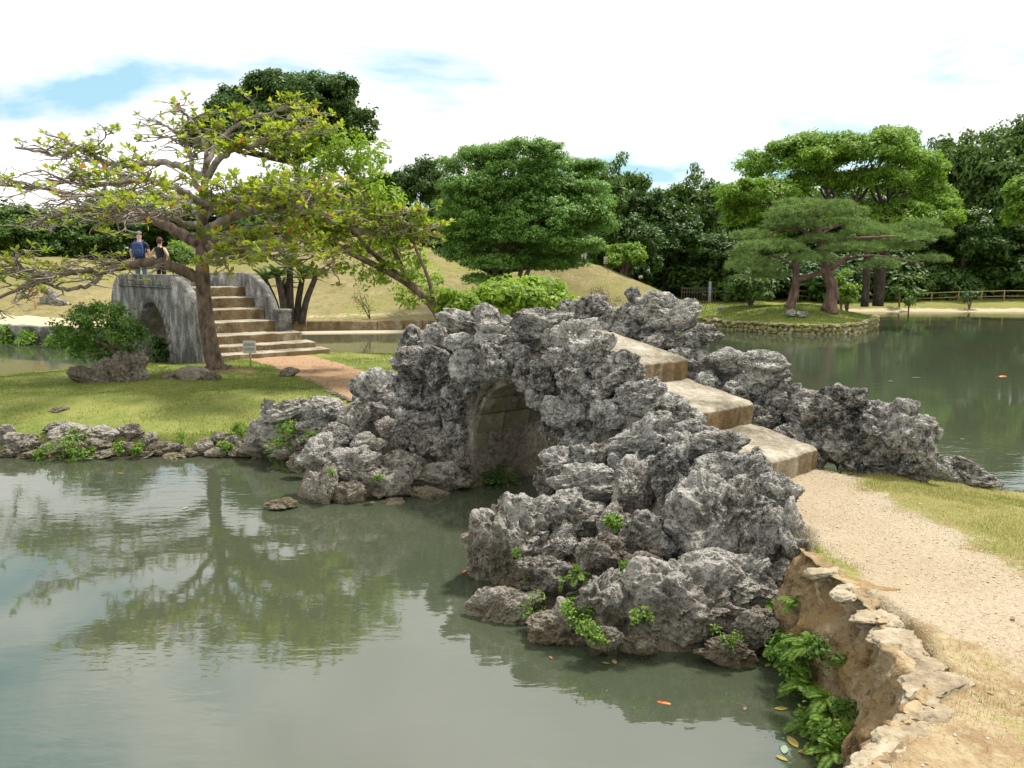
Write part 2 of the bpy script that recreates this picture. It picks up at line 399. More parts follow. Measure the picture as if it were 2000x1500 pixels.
# near bank under the photographer
wall_top_px = [(1558, 1072), (1600, 1108), (1640, 1138), (1672, 1165), (1700, 1196), (1735, 1225), (1762, 1262), (1792, 1310), (1800, 1352), (1772, 1402), (1738, 1442), (1700, 1490)]
ZB = .86
WALL_TOP = [G(x, y, ZB) for x, y in wall_top_px] + [np.array([1.02, 2.65, ZB]), np.array([.1, 1.6, ZB]), np.array([-2.4, -.3, ZB]), np.array([-8, -3, ZB])]
bank_poly = [(p[0] + .13, p[1] + .05) for p in WALL_TOP] + [(-60, -8), (-60, -60), (60, -60), (60, 12), (20, 9.8), (7.5, 8.9)] + \
            [G(x, y, .62)[:2] for x, y in ((2040, 955), (1930, 958), (1850, 945))] + [(3.75, 8.35), (3.4, 8.9), (2.7, 8.15), (2.3, 7.5)]
PATH_NEAR = [G(x, y, ZB) for x, y in ((1545, 925), (1640, 985), (1740, 1045), (1870, 1135), (2040, 1235))] + [np.array([3.4, 2.0, 0]), np.array([2.6, -6, 0])]
def h_bank(X, Y):
    d = np.clip(-sdist(X, Y, bank_poly), 0, 9)
    side = sstep(3.6, 6.0, X) * sstep(5.0, 8.0, Y)
    return ZB - .28 * side + .03 * sstep(.2, 1.2, d) - .05 * np.exp(-(pdist(X, Y, PATH_NEAR) / .6) ** 2)
def a_pathn(X, Y): return 1 - sstep(.3, .92, pdist(X, Y, PATH_NEAR) + .22 * n2(X, Y, 1.4, 27))
def a_grassn(X, Y):
    g = .46 + .5 * sstep(3.2, 4.2, X) * sstep(5.2, 6.4, Y) + .75 * np.exp(-(pdist(X, Y, [G(1575, 985, ZB), G(1625, 1070, ZB), G(1720, 1120, ZB)]) / .3) ** 2)
    return g - .35 * np.exp(-(pdist(X, Y, WALL_TOP) / .35) ** 2)
land('near_bank', bank_poly, h_bank, axis(-2, 9, .07, -60, 60), axis(1, 9.6, .07, -60, 12), M_BANK, .1, dict(path=a_pathn, grass=a_grassn), .022)
# lawn islet between the two bridges
ISLET = [(-24, 13.6), (-16, 13.2), (-10.5, 12.95), (-7.6, 13.0), (-5.4, 13.25), (-4.2, 13.2), (-3.3, 12.2), (-2.2, 12.4), (-1.0, 13.2), (.6, 15), (2.2, 17.5),
         (2.6, 20.5), (.8, 24), (-2.8, 26.6), (-5.8, 27), (-7.6, 26.3), (-9.4, 24.6), (-10.2, 23.6), (-11.3, 23.8), (-12.6, 22.6), (-13.6, 21.1), (-16.5, 20.0), (-24, 19.4)]
PATH_MID = [(-7.0, 23.6, 0), (-6.2, 22.3, 0), (-4.9, 20.2, 0), (-3.5, 17.8, 0), (-2.4, 15.8, 0), (-1.7, 14.2, 0)]
TREE_B = G(425, 728, .5)
def h_islet(X, Y):
    d = np.clip(-sdist(X, Y, ISLET), 0, 5)
    return .26 + .26 * sstep(0, 3.2, d) + .10 * np.exp(-((X - TREE_B[0]) ** 2 + (Y - TREE_B[1]) ** 2) / 1.2)
def a_pathm(X, Y):
    p = 1 - sstep(.65, 1.15, pdist(X, Y, PATH_MID))
    return np.maximum(p, .62 * np.exp(-((X - TREE_B[0] - .5) ** 2 / 1.4 + (Y - TREE_B[1] + .1) ** 2 / .5)))
land('lawn_islet', ISLET, h_islet, axis(-24.5, 3.2, .12), axis(11.8, 27.4, .12), M_LAWN, .22, dict(path=a_pathm), .025)
# far bank with its hills
FARB = [(-1500, 70), (-60, 42), (-22.5, 34.6), (-15.2, 31.4), (-13.6, 33.2), (-12.2, 38.6), (-11.0, 39.6), (-4, 40.8), (4, 43), (8, 47), (11, 52), (14, 57.5), (22, 59.5), (60, 60), (150, 54),
        (1500, 54), (1500, 1600), (-1500, 1600)]
ROAD_L = [(-80, 50), (-40, 40.6), (-22, 37.6), (-15.5, 34.3), (-12, 42.6), (2, 46.5)]
def h_far(X, Y):
    d = np.clip(-sdist(X, Y, FARB), 0, 400)
    z = .5 + .25 * sstep(2, 8, d) - sstep(12, 15, X) * .38 * (1 - sstep(.9, 2.4, d))
    ridge = sstep(43, 61, Y + .12 * X) * np.exp(-(np.abs(X + 17) / 15.5) ** 4)
    z = z + 4.9 * ridge * (1 - .45 * sstep(64, 90, Y))
    z = z + 2.75 * np.exp(-((X - 4.6) / 5.4) ** 2 - ((Y - 52.0) / 5.5) ** 2)
    z = z + .5 * np.exp(-((X + 4) / 9) ** 2 - ((Y - 49) / 4) ** 2)
    z = z + 3.0 * np.exp(-((X + 29) / 9) ** 2 - ((Y - 48) / 6) ** 2)
    return z + .8 * sstep(70, 200, Y)
def a_road(X, Y):
    a = 1 - sstep(.9, 1.7, pdist(X, Y, ROAD_L[:4])); b = .45 * (1 - sstep(.4, 1.2, pdist(X, Y, ROAD_L[3:])))
    c = sstep(14, 17, X) * (1 - sstep(.2, .9, np.abs(Y - 67.2 - .03 * X)))
    d = sstep(12, 15, X) * (1 - sstep(.9, 1.9, -sdist(X, Y, FARB))) * .95
    return np.maximum(np.maximum(a, b), np.maximum(c, d))
def a_lawnr(X, Y): return .8 * sstep(10, 16, X)
xs = axis(-46, 62, .4, -1500, 1500); ys = axis(29, 84, .4, None, 1600)
land('far_bank', FARB, h_far, xs, ys, M_HILL, .7, dict(path=a_road, lawn=a_lawnr), .06)
# small islet of the pine
PINEI = [G(x, y, 0)[:2] for x, y in ((1345, 634), (1400, 642), (1470, 648), (1545, 653), (1620, 654), (1672, 650), (1698, 641), (1706, 632))] + [(19.4, 47), (17.5, 51.5), (12, 53.5), (6.5, 51), (6.5, 46)]
def h_pine(X, Y):
    d = np.clip(-sdist(X, Y, PINEI), 0, 5)
    return .5 + .5 * sstep(0, 4, d) + .25 * np.exp(-((X - 17) / 2.4) ** 2 - ((Y - 44) / 2) ** 2)
land('pine_islet', PINEI, h_pine, axis(5, 20.5, .2), axis(36.5, 54.5, .2), M_LAWN, .2, dict(path=lambda X, Y: X * 0), .03)
def gz(name, x, y):
    return float(LAND[name][1](np.array([[x]]), np.array([[y]]))[0, 0])

# ------------------------------------------------------------------ rock variants
def ico(sub):
    bm = bmesh.new(); bmesh.ops.create_icosphere(bm, subdivisions=sub, radius=1.0)
    V = np.array([v.co[:] for v in bm.verts]); F = np.array([[v.index for v in f.verts] for f in bm.faces]); bm.free(); return V, F
ICO7, ICO5, ICO3 = ico(7), ico(5), ico(3)
def rock_shape(base, seed, pit=1.0, ang=1.0, fine=False):
    V, F = base; r = np.random.default_rng(seed); P = V.copy()
    N = r.normal(size=(11, 3)); N /= np.linalg.norm(N, axis=1)[:, None]; c = r.uniform(.62, .95, 11)
    dt = V @ N.T; rad = np.full(len(V), 1.08)
    with np.errstate(divide='ignore'):
        rk = np.where(dt > .05, c / np.maximum(dt, .05), 9)
    rad = -np.log(np.exp(-rk * 9).sum(1) + np.exp(-rad * 9)) / 9 if ang else rad * .9
    o = r.uniform(-50, 50, 3)
    rad = rad + .15 * fbm(V * 1.5 + o, 3, seed) - .07 * np.abs(fbm(V * 3.0 + o, 2, seed + 9))
    ridg = 1 - np.abs(vnoise(V * 6.5 + o, seed + 3)); rad = rad + .035 * (ridg ** 2 - .5)
    rad = rad + .03 * vnoise(V * 10 + o, seed + 21)
    K = int(210 * pit)
    Q = r.normal(size=(K, 3)); Q /= np.linalg.norm(Q, axis=1)[:, None]
    rho = r.uniform(.055, .14, K); nb = int(15 * pit); rho[:nb] = r.uniform(.17, .32, nb); dep = rho * r.uniform(.6, 1.15, K)
    wob = .03 * vnoise(V * 16 + o, seed) + .015 * vnoise(V * 33 + o, seed + 2)
    ad = np.sqrt(np.maximum(0, 2 - 2 * (V @ Q.T))) + wob[:, None]
    patch = np.clip(.75 + .9 * vnoise(V * 2.2 + o, seed + 31), .15, 1.2)     # some sides stay smoother
    rad = rad - patch * (dep * np.clip(1.2 * (1 - (ad / rho) ** 2), 0, 1)).max(1)
    rad = rad - .05 * np.clip(vnoise(V * 13 + o, seed + 4), 0, 1) - .03 * np.abs(vnoise(V * 26 + o, seed + 5))
    if fine:                               # small sharp holes
        Q = r.normal(size=(520, 3)); Q /= np.linalg.norm(Q, axis=1)[:, None]; rho = r.uniform(.028, .06, 520); dp = rho * r.uniform(.7, 1.5, 520)
        mm = np.zeros(len(V))
        for a_ in range(0, 520, 130):
            ad = np.sqrt(np.maximum(0, 2 - 2 * (V @ Q[a_:a_ + 130].T))) + .5 * wob[:, None]; mm = np.maximum(mm, (dp[a_:a_ + 130] * np.clip(1.4 * (1 - (ad / rho[a_:a_ + 130]) ** 2), 0, 1)).max(1))
        rad = rad - patch * mm - .012 * np.abs(vnoise(V * 48 + o, seed + 6))
    J = np.stack([fbm(V * 2.4 + o + k * 31, 3, seed + k) for k in range(3)], 1)
    P = V * rad[:, None] + .06 * J
    P = P - (P.max(0) + P.min(0)) / 2; P = P / ((P.max(0) - P.min(0)) / 2)
    return P, F
ROCKS = []
for k in range(9):
    P, F = rock_shape(ICO7, 100 + k * 7, pit=(1.0 if k % 3 else .6), fine=True)
    ROCKS.append(mesh_np('rock', P, F, M_ROCK, smooth=True))
SMALL = []
for k in range(8):
    P, F = rock_shape(ICO5, 900 + k * 5, pit=.5)
    SMALL.append(mesh_np('rock', P, F, M_ROCK, smooth=True))
BROWN = []
for k in range(6):
    P, F = rock_shape(ICO5, 1500 + k * 5, pit=.35)
    BROWN.append(mesh_np('rock', P, F, M_BROCK, smooth=True))
PERM = []
for perm in ((0, 1, 2), (1, 2, 0), (2, 0, 1), (0, 2, 1), (1, 0, 2), (2, 1, 0)):
    for sx in (1, -1):
        for sy in (1, -1):
            for sz in (1, -1):
                m = np.zeros((3, 3))
                for i, (p, s_) in enumerate(zip(perm, (sx, sy, sz))): m[i, p] = s_
                if np.linalg.det(m) > 0: PERM.append(m)
rr = np.random.default_rng(11)
def put_rock(name, c, size, roll=0.0, yaw=0.0, parent=None, pool=None, var=None, tilt=0.0):
    """rock whose extents are size = (across, deep, high); roll turns it in the picture plane"""
    pool = pool or ROCKS
    me = pool[rr.integers(len(pool)) if var is None else var % len(pool)]
    pm = PERM[rr.integers(len(PERM))]
    o = link(name, me, parent)
    rot = Matrix.Rotation(R(yaw), 3, 'Z') @ Matrix.Rotation(R(-roll), 3, 'Y') @ Matrix.Rotation(R(tilt), 3, 'X')
    sz = np.abs(pm.T @ (np.asarray(size) / 2))                    # scale along the mesh's own axes
    M = rot @ Matrix(pm.tolist())
    o.rotation_mode = 'QUATERNION'; o.rotation_quaternion = M.to_quaternion(); o.scale = sz.tolist(); o.location = Vector(np.asarray(c).tolist())
    return o
# ------------------------------------------------------------------ near bridge of coral rock
AX = np.array([-.65, .76, 0]); AX /= np.linalg.norm(AX); AN = np.array([AX[1], -AX[0], 0])
B0 = np.array([2.95, 8.28, 0])
def B(t, n, z): return B0 + AX * t + AN * n + np.array([0, 0, z])
def plane3(a, b, c): n = np.cross(b - a, c - a); return a, n / np.linalg.norm(n)
def hit(px, py, pl):
    r = ray(px, py); a, n = pl; return CAMP + r * ((a - CAMP) @ n / (r @ n))
def vplane(n): return B(0, n, 0), AN
bridge = empty('stone_bridge', B(3.4, 0, 0))
tag(bridge, 'arched footbridge piled from rough grey coral rocks, nearest the viewer', 'bridge')
def under(o, parent):                    # parent without moving
    o.parent = parent; o.matrix_parent_inverse = Matrix.Translation(-Vector(parent.location)) if parent.rotation_euler.z == 0 else parent.matrix_basis.inverted()
    return o
DECK = [(-.05, .85), (0, 1.05), (.8, 1.2), (.805, 1.46), (1.78, 1.64), (1.785, 1.9), (3.0, 2.14), (3.8, 2.18), (4.6, 2.08), (5.6, 1.8), (5.605, 1.54), (6.5, 1.32), (6.505, 1.06), (7.3, .85), (7.305, .5), (7.9, .45)]
def deck_z(t): return float(np.interp(t, [a for a, b in DECK], [b for a, b in DECK]))
# solid core: an extruded profile with the arch opening, hidden behind the rocks
TC, HS, ZS, RISE = 3.42, .80, .62, .93
def arch_z(t):
    u = (t - TC) / HS; return ZS + RISE * math.sqrt(max(0, 1 - u * u)) if abs(u) < 1 else -1
ts = np.concatenate([np.linspace(.12, TC - HS, 14), TC + HS * -np.cos(np.linspace(.02, math.pi - .02, 25)), np.linspace(TC + HS, 7.7, 20)])
core = MB()
for n0, n1 in ((-.98, .98),):
    V = []; F = []
    for i, tt in enumerate(ts):
        lo = -.6 if abs(tt - TC) >= HS - 1e-3 else arch_z(tt) + .1
        hi = max((deck_z(max(tt - .3, .02)) if tt < 3.4 else deck_z(tt + .3)) - .12, lo + .1)
        for n_, z_ in ((n0, lo), (n0, hi), (n1, hi), (n1, lo)): V.append(B(tt, n_, z_))
    for i in range(len(ts) - 1):
        a = i * 4; b = a + 4
        F += [[a, b, b + 1, a + 1], [a + 1, b + 1, b + 2, a + 2], [a + 2, b + 2, b + 3, a + 3], [a + 3, b + 3, b, a]]
    F += [[0, 1, 2, 3], [(len(ts) - 1) * 4 + k for k in (3, 2, 1, 0)]]
    core.add(V, F)
under(core.build('rubble_core', M_BROCK), bridge)

rocks = []     # (cx, cy, w, h, roll, plane)
P_FACE, P_PAR, P_RP = vplane(-1.08), vplane(-.86), vplane(.98)
P_L = plane3(G(640, 990, 0), G(885, 965, 0), U(790, 740, 11.75))
P_N = plane3(U(1290, 800, 8.45), U(1088, 896, 8.5), U(1390, 1110, 6.45))
P_M1 = plane3(G(935, 1150, 0), G(1110, 1275, 0), U(1060, 1010, 7.7))
P_M2 = plane3(G(1250, 1290, 0), G(1430, 1300, 0), U(1310, 1120, 6.55))
L = lambda pl, *a: rocks.extend([(x[0], x[1], x[2], x[3], x[4] if len(x) > 4 else 0, pl) for x in a])
L(P_PAR, (806, 672, 56, 72), (850, 658, 50, 52), (900, 628, 92, 46, -14), (938, 609, 34, 32), (970, 642, 82, 92), (1058, 632, 116, 58, 4), (1030, 672, 50, 46),
  (1082, 668, 46, 50), (1125, 668, 92, 86), (1172, 692, 74, 66, 20), (1207, 727, 92, 70, 22), (1245, 780, 106, 68, 10))
L(P_FACE, (913, 712, 72, 68), (980, 706, 72, 66), (1022, 728, 42, 70), (1064, 735, 66, 64), (1125, 738, 76, 60), (1050, 775, 46, 52), (1118, 800, 112, 82), (1190, 812, 70, 58),
  (1097, 848, 62, 50), (1127, 852, 50, 44), (1148, 864, 72, 42), (863, 730, 58, 64), (825, 717, 52, 52), (905, 750, 44, 36), (886, 772, 52, 44), (850, 690, 50, 34), (902, 669, 66, 36),
  (955, 672, 60, 40), (1010, 690, 50, 40), (1090, 705, 60, 44), (1160, 770, 60, 50), (985, 730, 60, 22),
  (886, 800, 60, 60), (893, 850, 50, 60), (897, 895, 50, 60), (900, 938, 60, 50), (918, 756, 44, 34), (1030, 752, 40, 34), (1080, 830, 50, 60), (1092, 885, 50, 60), (940, 728, 50, 30))
L(P_L, (733, 758, 90, 72), (797, 770, 58, 62), (852, 780, 80, 66, 25), (875, 806, 70, 48), (738, 805, 48, 40), (785, 818, 56, 48), (832, 824, 78, 42), (757, 836, 48, 42), (688, 822, 64, 76),
  (782, 863, 34, 36), (816, 873, 46, 46), (845, 851, 72, 34), (872, 890, 82, 66), (896, 850, 58, 44), (739, 874, 32, 32), (710, 866, 46, 42), (626, 882, 82, 66), (696, 913, 98, 76),
  (783, 916, 92, 70), (752, 953, 96, 76), (626, 948, 60, 80), (682, 966, 62, 46), (862, 932, 112, 60, -8), (842, 978, 82, 48, -14), (722, 1003, 168, 46, 3), (660, 850, 54, 44), (800, 845, 46, 36), (765, 790, 50, 40))
L(P_N, (1325, 804, 94, 66), (1257, 860, 160, 98, 18), (1362, 843, 80, 48), (1390, 872, 130, 60, 12), (1088, 896, 66, 48), (1156, 903, 84, 70), (1207, 901, 40, 32), (1243, 946, 84, 112), (1312, 933, 88, 124),
  (1077, 936, 66, 62), (1142, 946, 136, 76), (1126, 1005, 138, 96), (1092, 1062, 72, 84), (1408, 922, 108, 74, 15), (1468, 922, 74, 78, 20), (1522, 957, 72, 70, 30), (1388, 1028, 162, 190),
  (1478, 992, 90, 98), (1488, 1062, 74, 126), (1538, 1042, 70, 116), (1266, 1066, 106, 122), (1174, 1090, 92, 76), (1205, 1030, 70, 90), (1340, 880, 80, 70), (1440, 960, 70, 60))
L(P_M1, (992, 1072, 132, 156, 18), (937, 1112, 46, 64), (1066, 1150, 100, 76), (992, 1206, 126, 92, 22), (1093, 1233, 102, 76), (1178, 1106, 90, 84), (1177, 1192, 84, 102), (1040, 1030, 70, 80), (1180, 1262, 60, 36))
L(P_M2, (1312, 1190, 210, 152), (1452, 1165, 130, 112), (1468, 1240, 74, 62), (1417, 1287, 90, 44), (1245, 1276, 60, 26), (1250, 1130, 100, 60), (1395, 1120, 120, 60), (1505, 1150, 60, 70))
L(P_RP, (1150, 608, 92, 66), (1232, 625, 118, 84), (1280, 602, 92, 62), (1236, 577, 30, 30), (1315, 618, 98, 54, 10), (1282, 656, 66, 48), (1352, 661, 110, 52, 6), (1362, 706, 84, 50), (1425, 706, 90, 52), (1490, 710, 88, 50), (1380, 742, 116, 58),
  (1490, 742, 92, 56), (1446, 766, 76, 40), (1536, 762, 52, 42), (1500, 790, 92, 60), (1562, 794, 96, 66), (1610, 800, 80, 60), (1524, 830, 124, 54, 6), (1640, 794, 98, 74), (1673, 777, 36, 34), (1690, 868, 156, 100), (1748, 838, 130, 108, 15), (1788, 872, 66, 92),
  (1766, 802, 44, 40), (1600, 832, 90, 50), (1720, 905, 120, 40), (1800, 915, 70, 44))
P_RB = plane3(G(1700, 930, .7), G(1930, 955, .62), U(1830, 880, 8.6))
L(P_RB, (1820, 920, 90, 56), (1880, 928, 96, 56), (1915, 944, 60, 36), (1800, 905, 80, 40))
placed = []
for k, (cx, cy, w, h, roll, pl) in enumerate(rocks):
    p = hit(cx, cy, pl); d = np.linalg.norm(p - CAMP); s = d / FPX
    W, H = w * s, h * s; dep = max(.75 * (W + H) / 2, .9 * min(W, H))
    v = p - CAMP; v /= np.linalg.norm(v)
    c = p + v * dep * .22
    foot = pl is P_M1 or pl is P_M2
    if foot: c = p + v * dep * .10 + np.array([0, 0, .07]); W, H, dep = W * 1.1, H * 1.12, dep * 1.15
    yaw = math.degrees(math.atan2(-v[0], v[1]))
    o = put_rock('rock', c, (W * 1.15, dep * 1.2, H * 1.15), roll, yaw, tilt=-8 + rr.uniform(-10, 10), var=k)
    under(o, bridge); placed.append((c, max(W, dep) / 2, H))
# small rocks closing the gap between treads and parapets
for tt, n_, z_, w_ in ((.1, .78, .95, .42), (.45, .74, 1.1, .4), (.8, .76, 1.25, .45), (1.2, .76, 1.5, .45), (1.6, .74, 1.6, .42), (2.0, .76, 1.85, .45), (2.5, .76, 2.0, .45), (-.25, .9, .85, .5), (-.45, 1.15, .8, .5),
                       (.2, -.72, 1.0, .45), (.6, -.72, 1.15, .4), (1.0, -.74, 1.4, .45), (1.5, -.74, 1.6, .45), (2.0, -.76, 1.9, .45), (2.6, -.76, 2.1, .45), (-.2, -.8, .9, .5)):
    under(put_rock('rock', B(tt, n_, z_), (w_, w_ * .85, w_ * .8), 0, rr.uniform(0, 360)), bridge)
# unseen far flank and the ends of the bridge
for tt, n_, z_, w_, h_ in ((0.6, 1.5, .5, .8, .8), (1.3, 1.5, .6, .8, .9), (2.0, 1.35, .6, .8, 1.0), (4.9, 1.3, .6, .9, 1.0), (5.7, 1.3, .6, .8, .9), (2.3, 1.1, 1.4, .7, .6), (4.6, 1.1, 1.5, .7, .6), (5.4, .95, 1.9, .7, .5), (6.2, .95, 1.5, .7, .5),
                           (3.4, 1.05, 2.0, .8, .5), (4.2, .95, 2.35, .7, .5), (6.9, .95, 1.0, .7, .6), (7.4, -.9, .55, .6, .5), (6.7, -1.2, .8, .7, .7), (6.2, -1.1, 1.2, .7, .6), (5.6, -1.05, 1.6, .7, .6)):
    under(put_rock('rock', B(tt, n_, z_), (w_, w_ * .9, h_), 0, rr.uniform(0, 360)), bridge)
# rubble mound that carries the piled rocks, seen only in the gaps
heap = [(c, r_, H) for (c, r_, H), rk in zip(placed, rocks) if any(rk[5] is q for q in (P_L, P_N, P_M1, P_M2))]
xs_, ys_ = np.arange(-3.6, 2.9, .09), np.arange(5.9, 13.2, .09); X, Y = np.meshgrid(xs_, ys_); Z = np.full(X.shape, -1.2)
for c, r_, H in heap:
    dd = np.hypot(X - c[0], Y - c[1]); Z = np.maximum(Z, c[2] - .12 - 2.6 * np.maximum(0, dd - r_ * .45) - .35 * H * 0)
Z += .06 * n2(X, Y, 6, 3)
rel = np.stack([X - B0[0], Y - B0[1]], -1); TT = rel @ AX[:2]; NN = rel @ AN[:2]
ck = (np.abs(TT - TC) < HS + .12) & (NN > -1.6)
deckmask = (np.abs(NN) < .75) & (TT > -.1)
Z = np.where(ck | deckmask, -1.2, Z)
under(link('rubble_mound', grid_mesh('rubble_mound', xs_, ys_, Z, M_BROCK, keep=(Z > -.5))), bridge)
# walking slabs
def slab(t0, t1, z0, z1, thick, w=1.18, name='step', mid=8, jit=.006):
    nt, nn = 12, 26; V = []; F = []
    for i in range(nt + 1):
        for j in range(nn + 1):
            e = .012 if i in (0,) else 0
            V.append(B(t0 + (t1 - t0) * i / nt, -w / 2 + w * j / nn, z0 + (z1 - z0) * i / nt - e))
    V = np.array(V); V[:, 2] += n2(V[:, 0], V[:, 1], 3.5, 2) * jit * 1.4; nb = len(V)
    ch = np.abs(n2(V[:nn + 1, 0], V[:nn + 1, 1], 7, 12))[:, None]; V[:nn + 1, :2] += ch * .05 * AX[:2] * np.sign(t1 - t0); V[:nn + 1, 2:] -= ch * .03
    low = V.copy(); low[:, 2] -= thick; V = np.concatenate([V, low])
    for i in range(nt):
        for j in range(nn):
            a = i * (nn + 1) + j; F.append([a, a + 1, a + nn + 2, a + nn + 1])
    top = len(F)
    for j in range(nn): F.append([j, nb + j, nb + j + 1, j + 1]); a = nt * (nn + 1) + j; F.append([a, a + 1, nb + a + 1, nb + a])
    for i in range(nt):
        a = i * (nn + 1); F.append([a, a + nn + 1, nb + a + nn + 1, nb + a]); a += nn; F.append([a, nb + a, nb + a + nn + 1, a + nn + 1])
    me = mesh_np(name, V, np.array(F), M_TREAD); me.materials.append(M_RISER)
    mi = np.zeros(len(F), dtype=np.int32); mi[top:] = 1; me.polygons.foreach_set('material_index', mi)
    so = under(link(name, me), bridge); bv = so.modifiers.new('bevel', 'BEVEL'); bv.width = .022; bv.segments = 2; bv.limit_method = 'ANGLE'; return so
slab(-.03, .86, 1.06, 1.23, .45); slab(.79, 1.84, 1.47, 1.66, .45); slab(1.77, 3.1, 1.91, 2.17, .32)
slab(3.11, 3.9, 2.175, 2.21, .22); slab(3.91, 5.6, 2.2, 1.82, .2); slab(6.5, 5.61, 1.33, 1.55, .4); slab(7.3, 6.51, .86, 1.08, .4)
# cut blocks lining the vault
def vault_pt(s_, n_, off=0.0):           # s_: 0 foot of far jamb .. 1 foot of near jamb
    hgt = ZS + .35; arc = math.pi * (HS + RISE) / 2; tot = 2 * hgt + arc; x = s_ * tot
    if x < hgt: return B(TC + HS - off, n_, -.35 + x), AX * -1
    if x > hgt + arc: return B(TC - HS + off, n_, -.35 + tot - x), AX
    th = (x - hgt) / arc * math.pi
    return B(TC + (HS - off) * math.cos(th), n_, ZS + (RISE - off) * math.sin(th)), -(AX * math.cos(th) + np.array([0, 0, math.sin(th)]))
NR = 17
for i in range(NR):
    s0, s1 = i / NR, (i + 1) / NR
    cuts = np.linspace(-.92, .96, 5) + (.2 if i % 2 else 0); cuts = np.clip(cuts + rng.normal(0, .03, 5), -.94, .98)
    if i % 2: cuts = np.concatenate([[-.94], cuts])
    for a, b in zip(cuts[:-1], cuts[1:]):
        if b - a < .06: continue
        pr = rng.uniform(-.012, .02); g = .007; ss = [s0 + g / 3.6, (s0 + s1) / 2, s1 - g / 3.6]; V = []
        for s_ in ss:
            for n_ in (a + g, b - g):
                V.append(vault_pt(s_, n_, pr)[0]); V.append(vault_pt(s_, n_, -.16)[0])
        V = np.array(V); F = [[0, 4, 6, 2], [4, 8, 10, 6], [0, 2, 3, 1], [8, 9, 11, 10], [0, 1, 5, 4], [4, 5, 9, 8], [2, 6, 7, 3], [6, 10, 11, 7], [1, 3, 7, 5], [5, 7, 11, 9]]
        ob = under(link('vault_block', mesh_np('vault_block', V, np.array(F), M_BLOCK)), bridge)
        m = ob.modifiers.new('bevel', 'BEVEL'); m.width = .008; m.segments = 1; m.limit_method = 'ANGLE'

# ------------------------------------------------------------------ retaining wall of the near bank
wall = empty('retaining_wall', WALL_TOP[3]); tag(wall, 'weathered orange sandstone retaining wall dropping to the pond beside the path', 'wall')
WT = smooth_path(WALL_TOP[:14], 8); foot_px = [(1522, 1275), (1560, 1310), (1590, 1350), (1612, 1400), (1630, 1445), (1640, 1490), (1640, 1530)]
WF = smooth_path([G(x, y, -.05) for x, y in foot_px] + [np.array([.75, 2.55, -.05]), np.array([-.2, 1.5, -.05])], 14)
def resample(P, n):
    d = np.concatenate([[0], np.cumsum(np.linalg.norm(np.diff(P, axis=0), axis=1))]); s = np.linspace(0, d[-1], n)
    return np.stack([np.interp(s, d, P[:, k]) for k in range(3)], 1)
na, nb_ = 400, 84; A = resample(WT, na); Bt = resample(WF, na); V = []
tg_ = np.gradient(A, axis=0); on = np.stack([-tg_[:, 1], tg_[:, 0], 0 * tg_[:, 0]], 1); on /= np.linalg.norm(on, axis=1)[:, None] + 1e-9
if on[60] @ np.array([-1, 0, 0]) < 0: on = -on
A_in = A - on * .06 + [0, 0, -.05]; A = A + on * .03; Bt = Bt + on * .02
for j in range(nb_ + 1):
    f = j / nb_
    if j < 8: V.append(A_in * (1 - j / 8) + A * (j / 8) + [0, 0, .012 - .02 * (j / 8) ** 2]); continue
    f = (j - 8) / (nb_ - 8); V.append(A * (1 - f) + Bt * f - np.array([0, 0, .55 * max(0, f - .8) * 5 * .4 + .01]))
V = np.array(V); V[..., 2] += .012
Pn = V.reshape(-1, 3); tang = np.gradient(A, axis=0); nrm = np.stack([-tang[:, 1], tang[:, 0], 0 * tang[:, 0]], 1); nrm /= np.linalg.norm(nrm, axis=1)[:, None] + 1e-9
if nrm[60] @ np.array([-1, 0, 0]) < 0: nrm = -nrm
Nn = np.broadcast_to(nrm, V.shape).reshape(-1, 3); fz = np.repeat(np.linspace(0, 1, nb_ + 1), na)
q_ = np.stack([np.tile(np.linspace(0, 1, na), nb_ + 1) * 6.0, fz * 1.1, 0 * fz], 1)
blk = fbm(q_ * np.array([1.0, 1.6, 1]), 2, 61)
crack = np.clip(1 - np.abs(fbm(q_ * np.array([1.5, 1.1, 1]) + 3, 3, 71)) / .07, 0, 1)
disp = .16 * blk + .09 * fbm(Pn * 3.0, 3, 31) - .16 * crack + .05 * fbm(Pn * 9, 4, 51) - .06 * np.clip(vnoise(Pn * 15, 6), .05, 1) - .03 * np.abs(vnoise(Pn * 30, 8))
s_al = np.tile(np.linspace(0, 1, na), nb_ + 1)
disp -= .22 * np.exp(-((s_al - .56) / .018) ** 2 - ((fz - .42) / .07) ** 2) + .10 * np.exp(-((s_al - .22) / .05) ** 2 - ((fz - .3) / .14) ** 2)
lipk = sstep(.06, .11, fz); disp = np.where(disp > 0, disp * .55, disp) * (lipk * .9 + .1)
Pn = Pn + Nn * disp[:, None]; Pn[:, 2] += (1 - lipk) * .025 * fbm(Pn * 5, 3, 91)
i_, j_ = np.meshgrid(np.arange(na - 1), np.arange(nb_)); a = (j_ * na + i_).ravel()
nl_ = 7 * (na - 1); fq = np.stack([a, a + na, a + na + 1, a + 1], 1)
under(link('wall_face', mesh_np('wall_face', Pn, fq[nl_:], M_BWALL, smooth=True)), wall)
under(link('wall_top', mesh_np('wall_top', Pn, fq[:nl_], M_BANK, smooth=True)), wall)
CAPM = []
for k in range(5):
    P, F = rock_shape(ICO5, 2200 + k, pit=.25); CAPM.append(mesh_np('capstone', P, F, M_CAP, smooth=True))
caps = [(1650, 1150, 46), (1700, 1196, 56), (1728, 1216, 40), (1748, 1240, 60), (1775, 1268, 46), (1798, 1300, 66), (1815, 1335, 80), (1806, 1375, 72), (1788, 1402, 50), (1765, 1425, 66), (1738, 1452, 72), (1712, 1480, 70), (1690, 1500, 60), (1605, 1112, 40)]
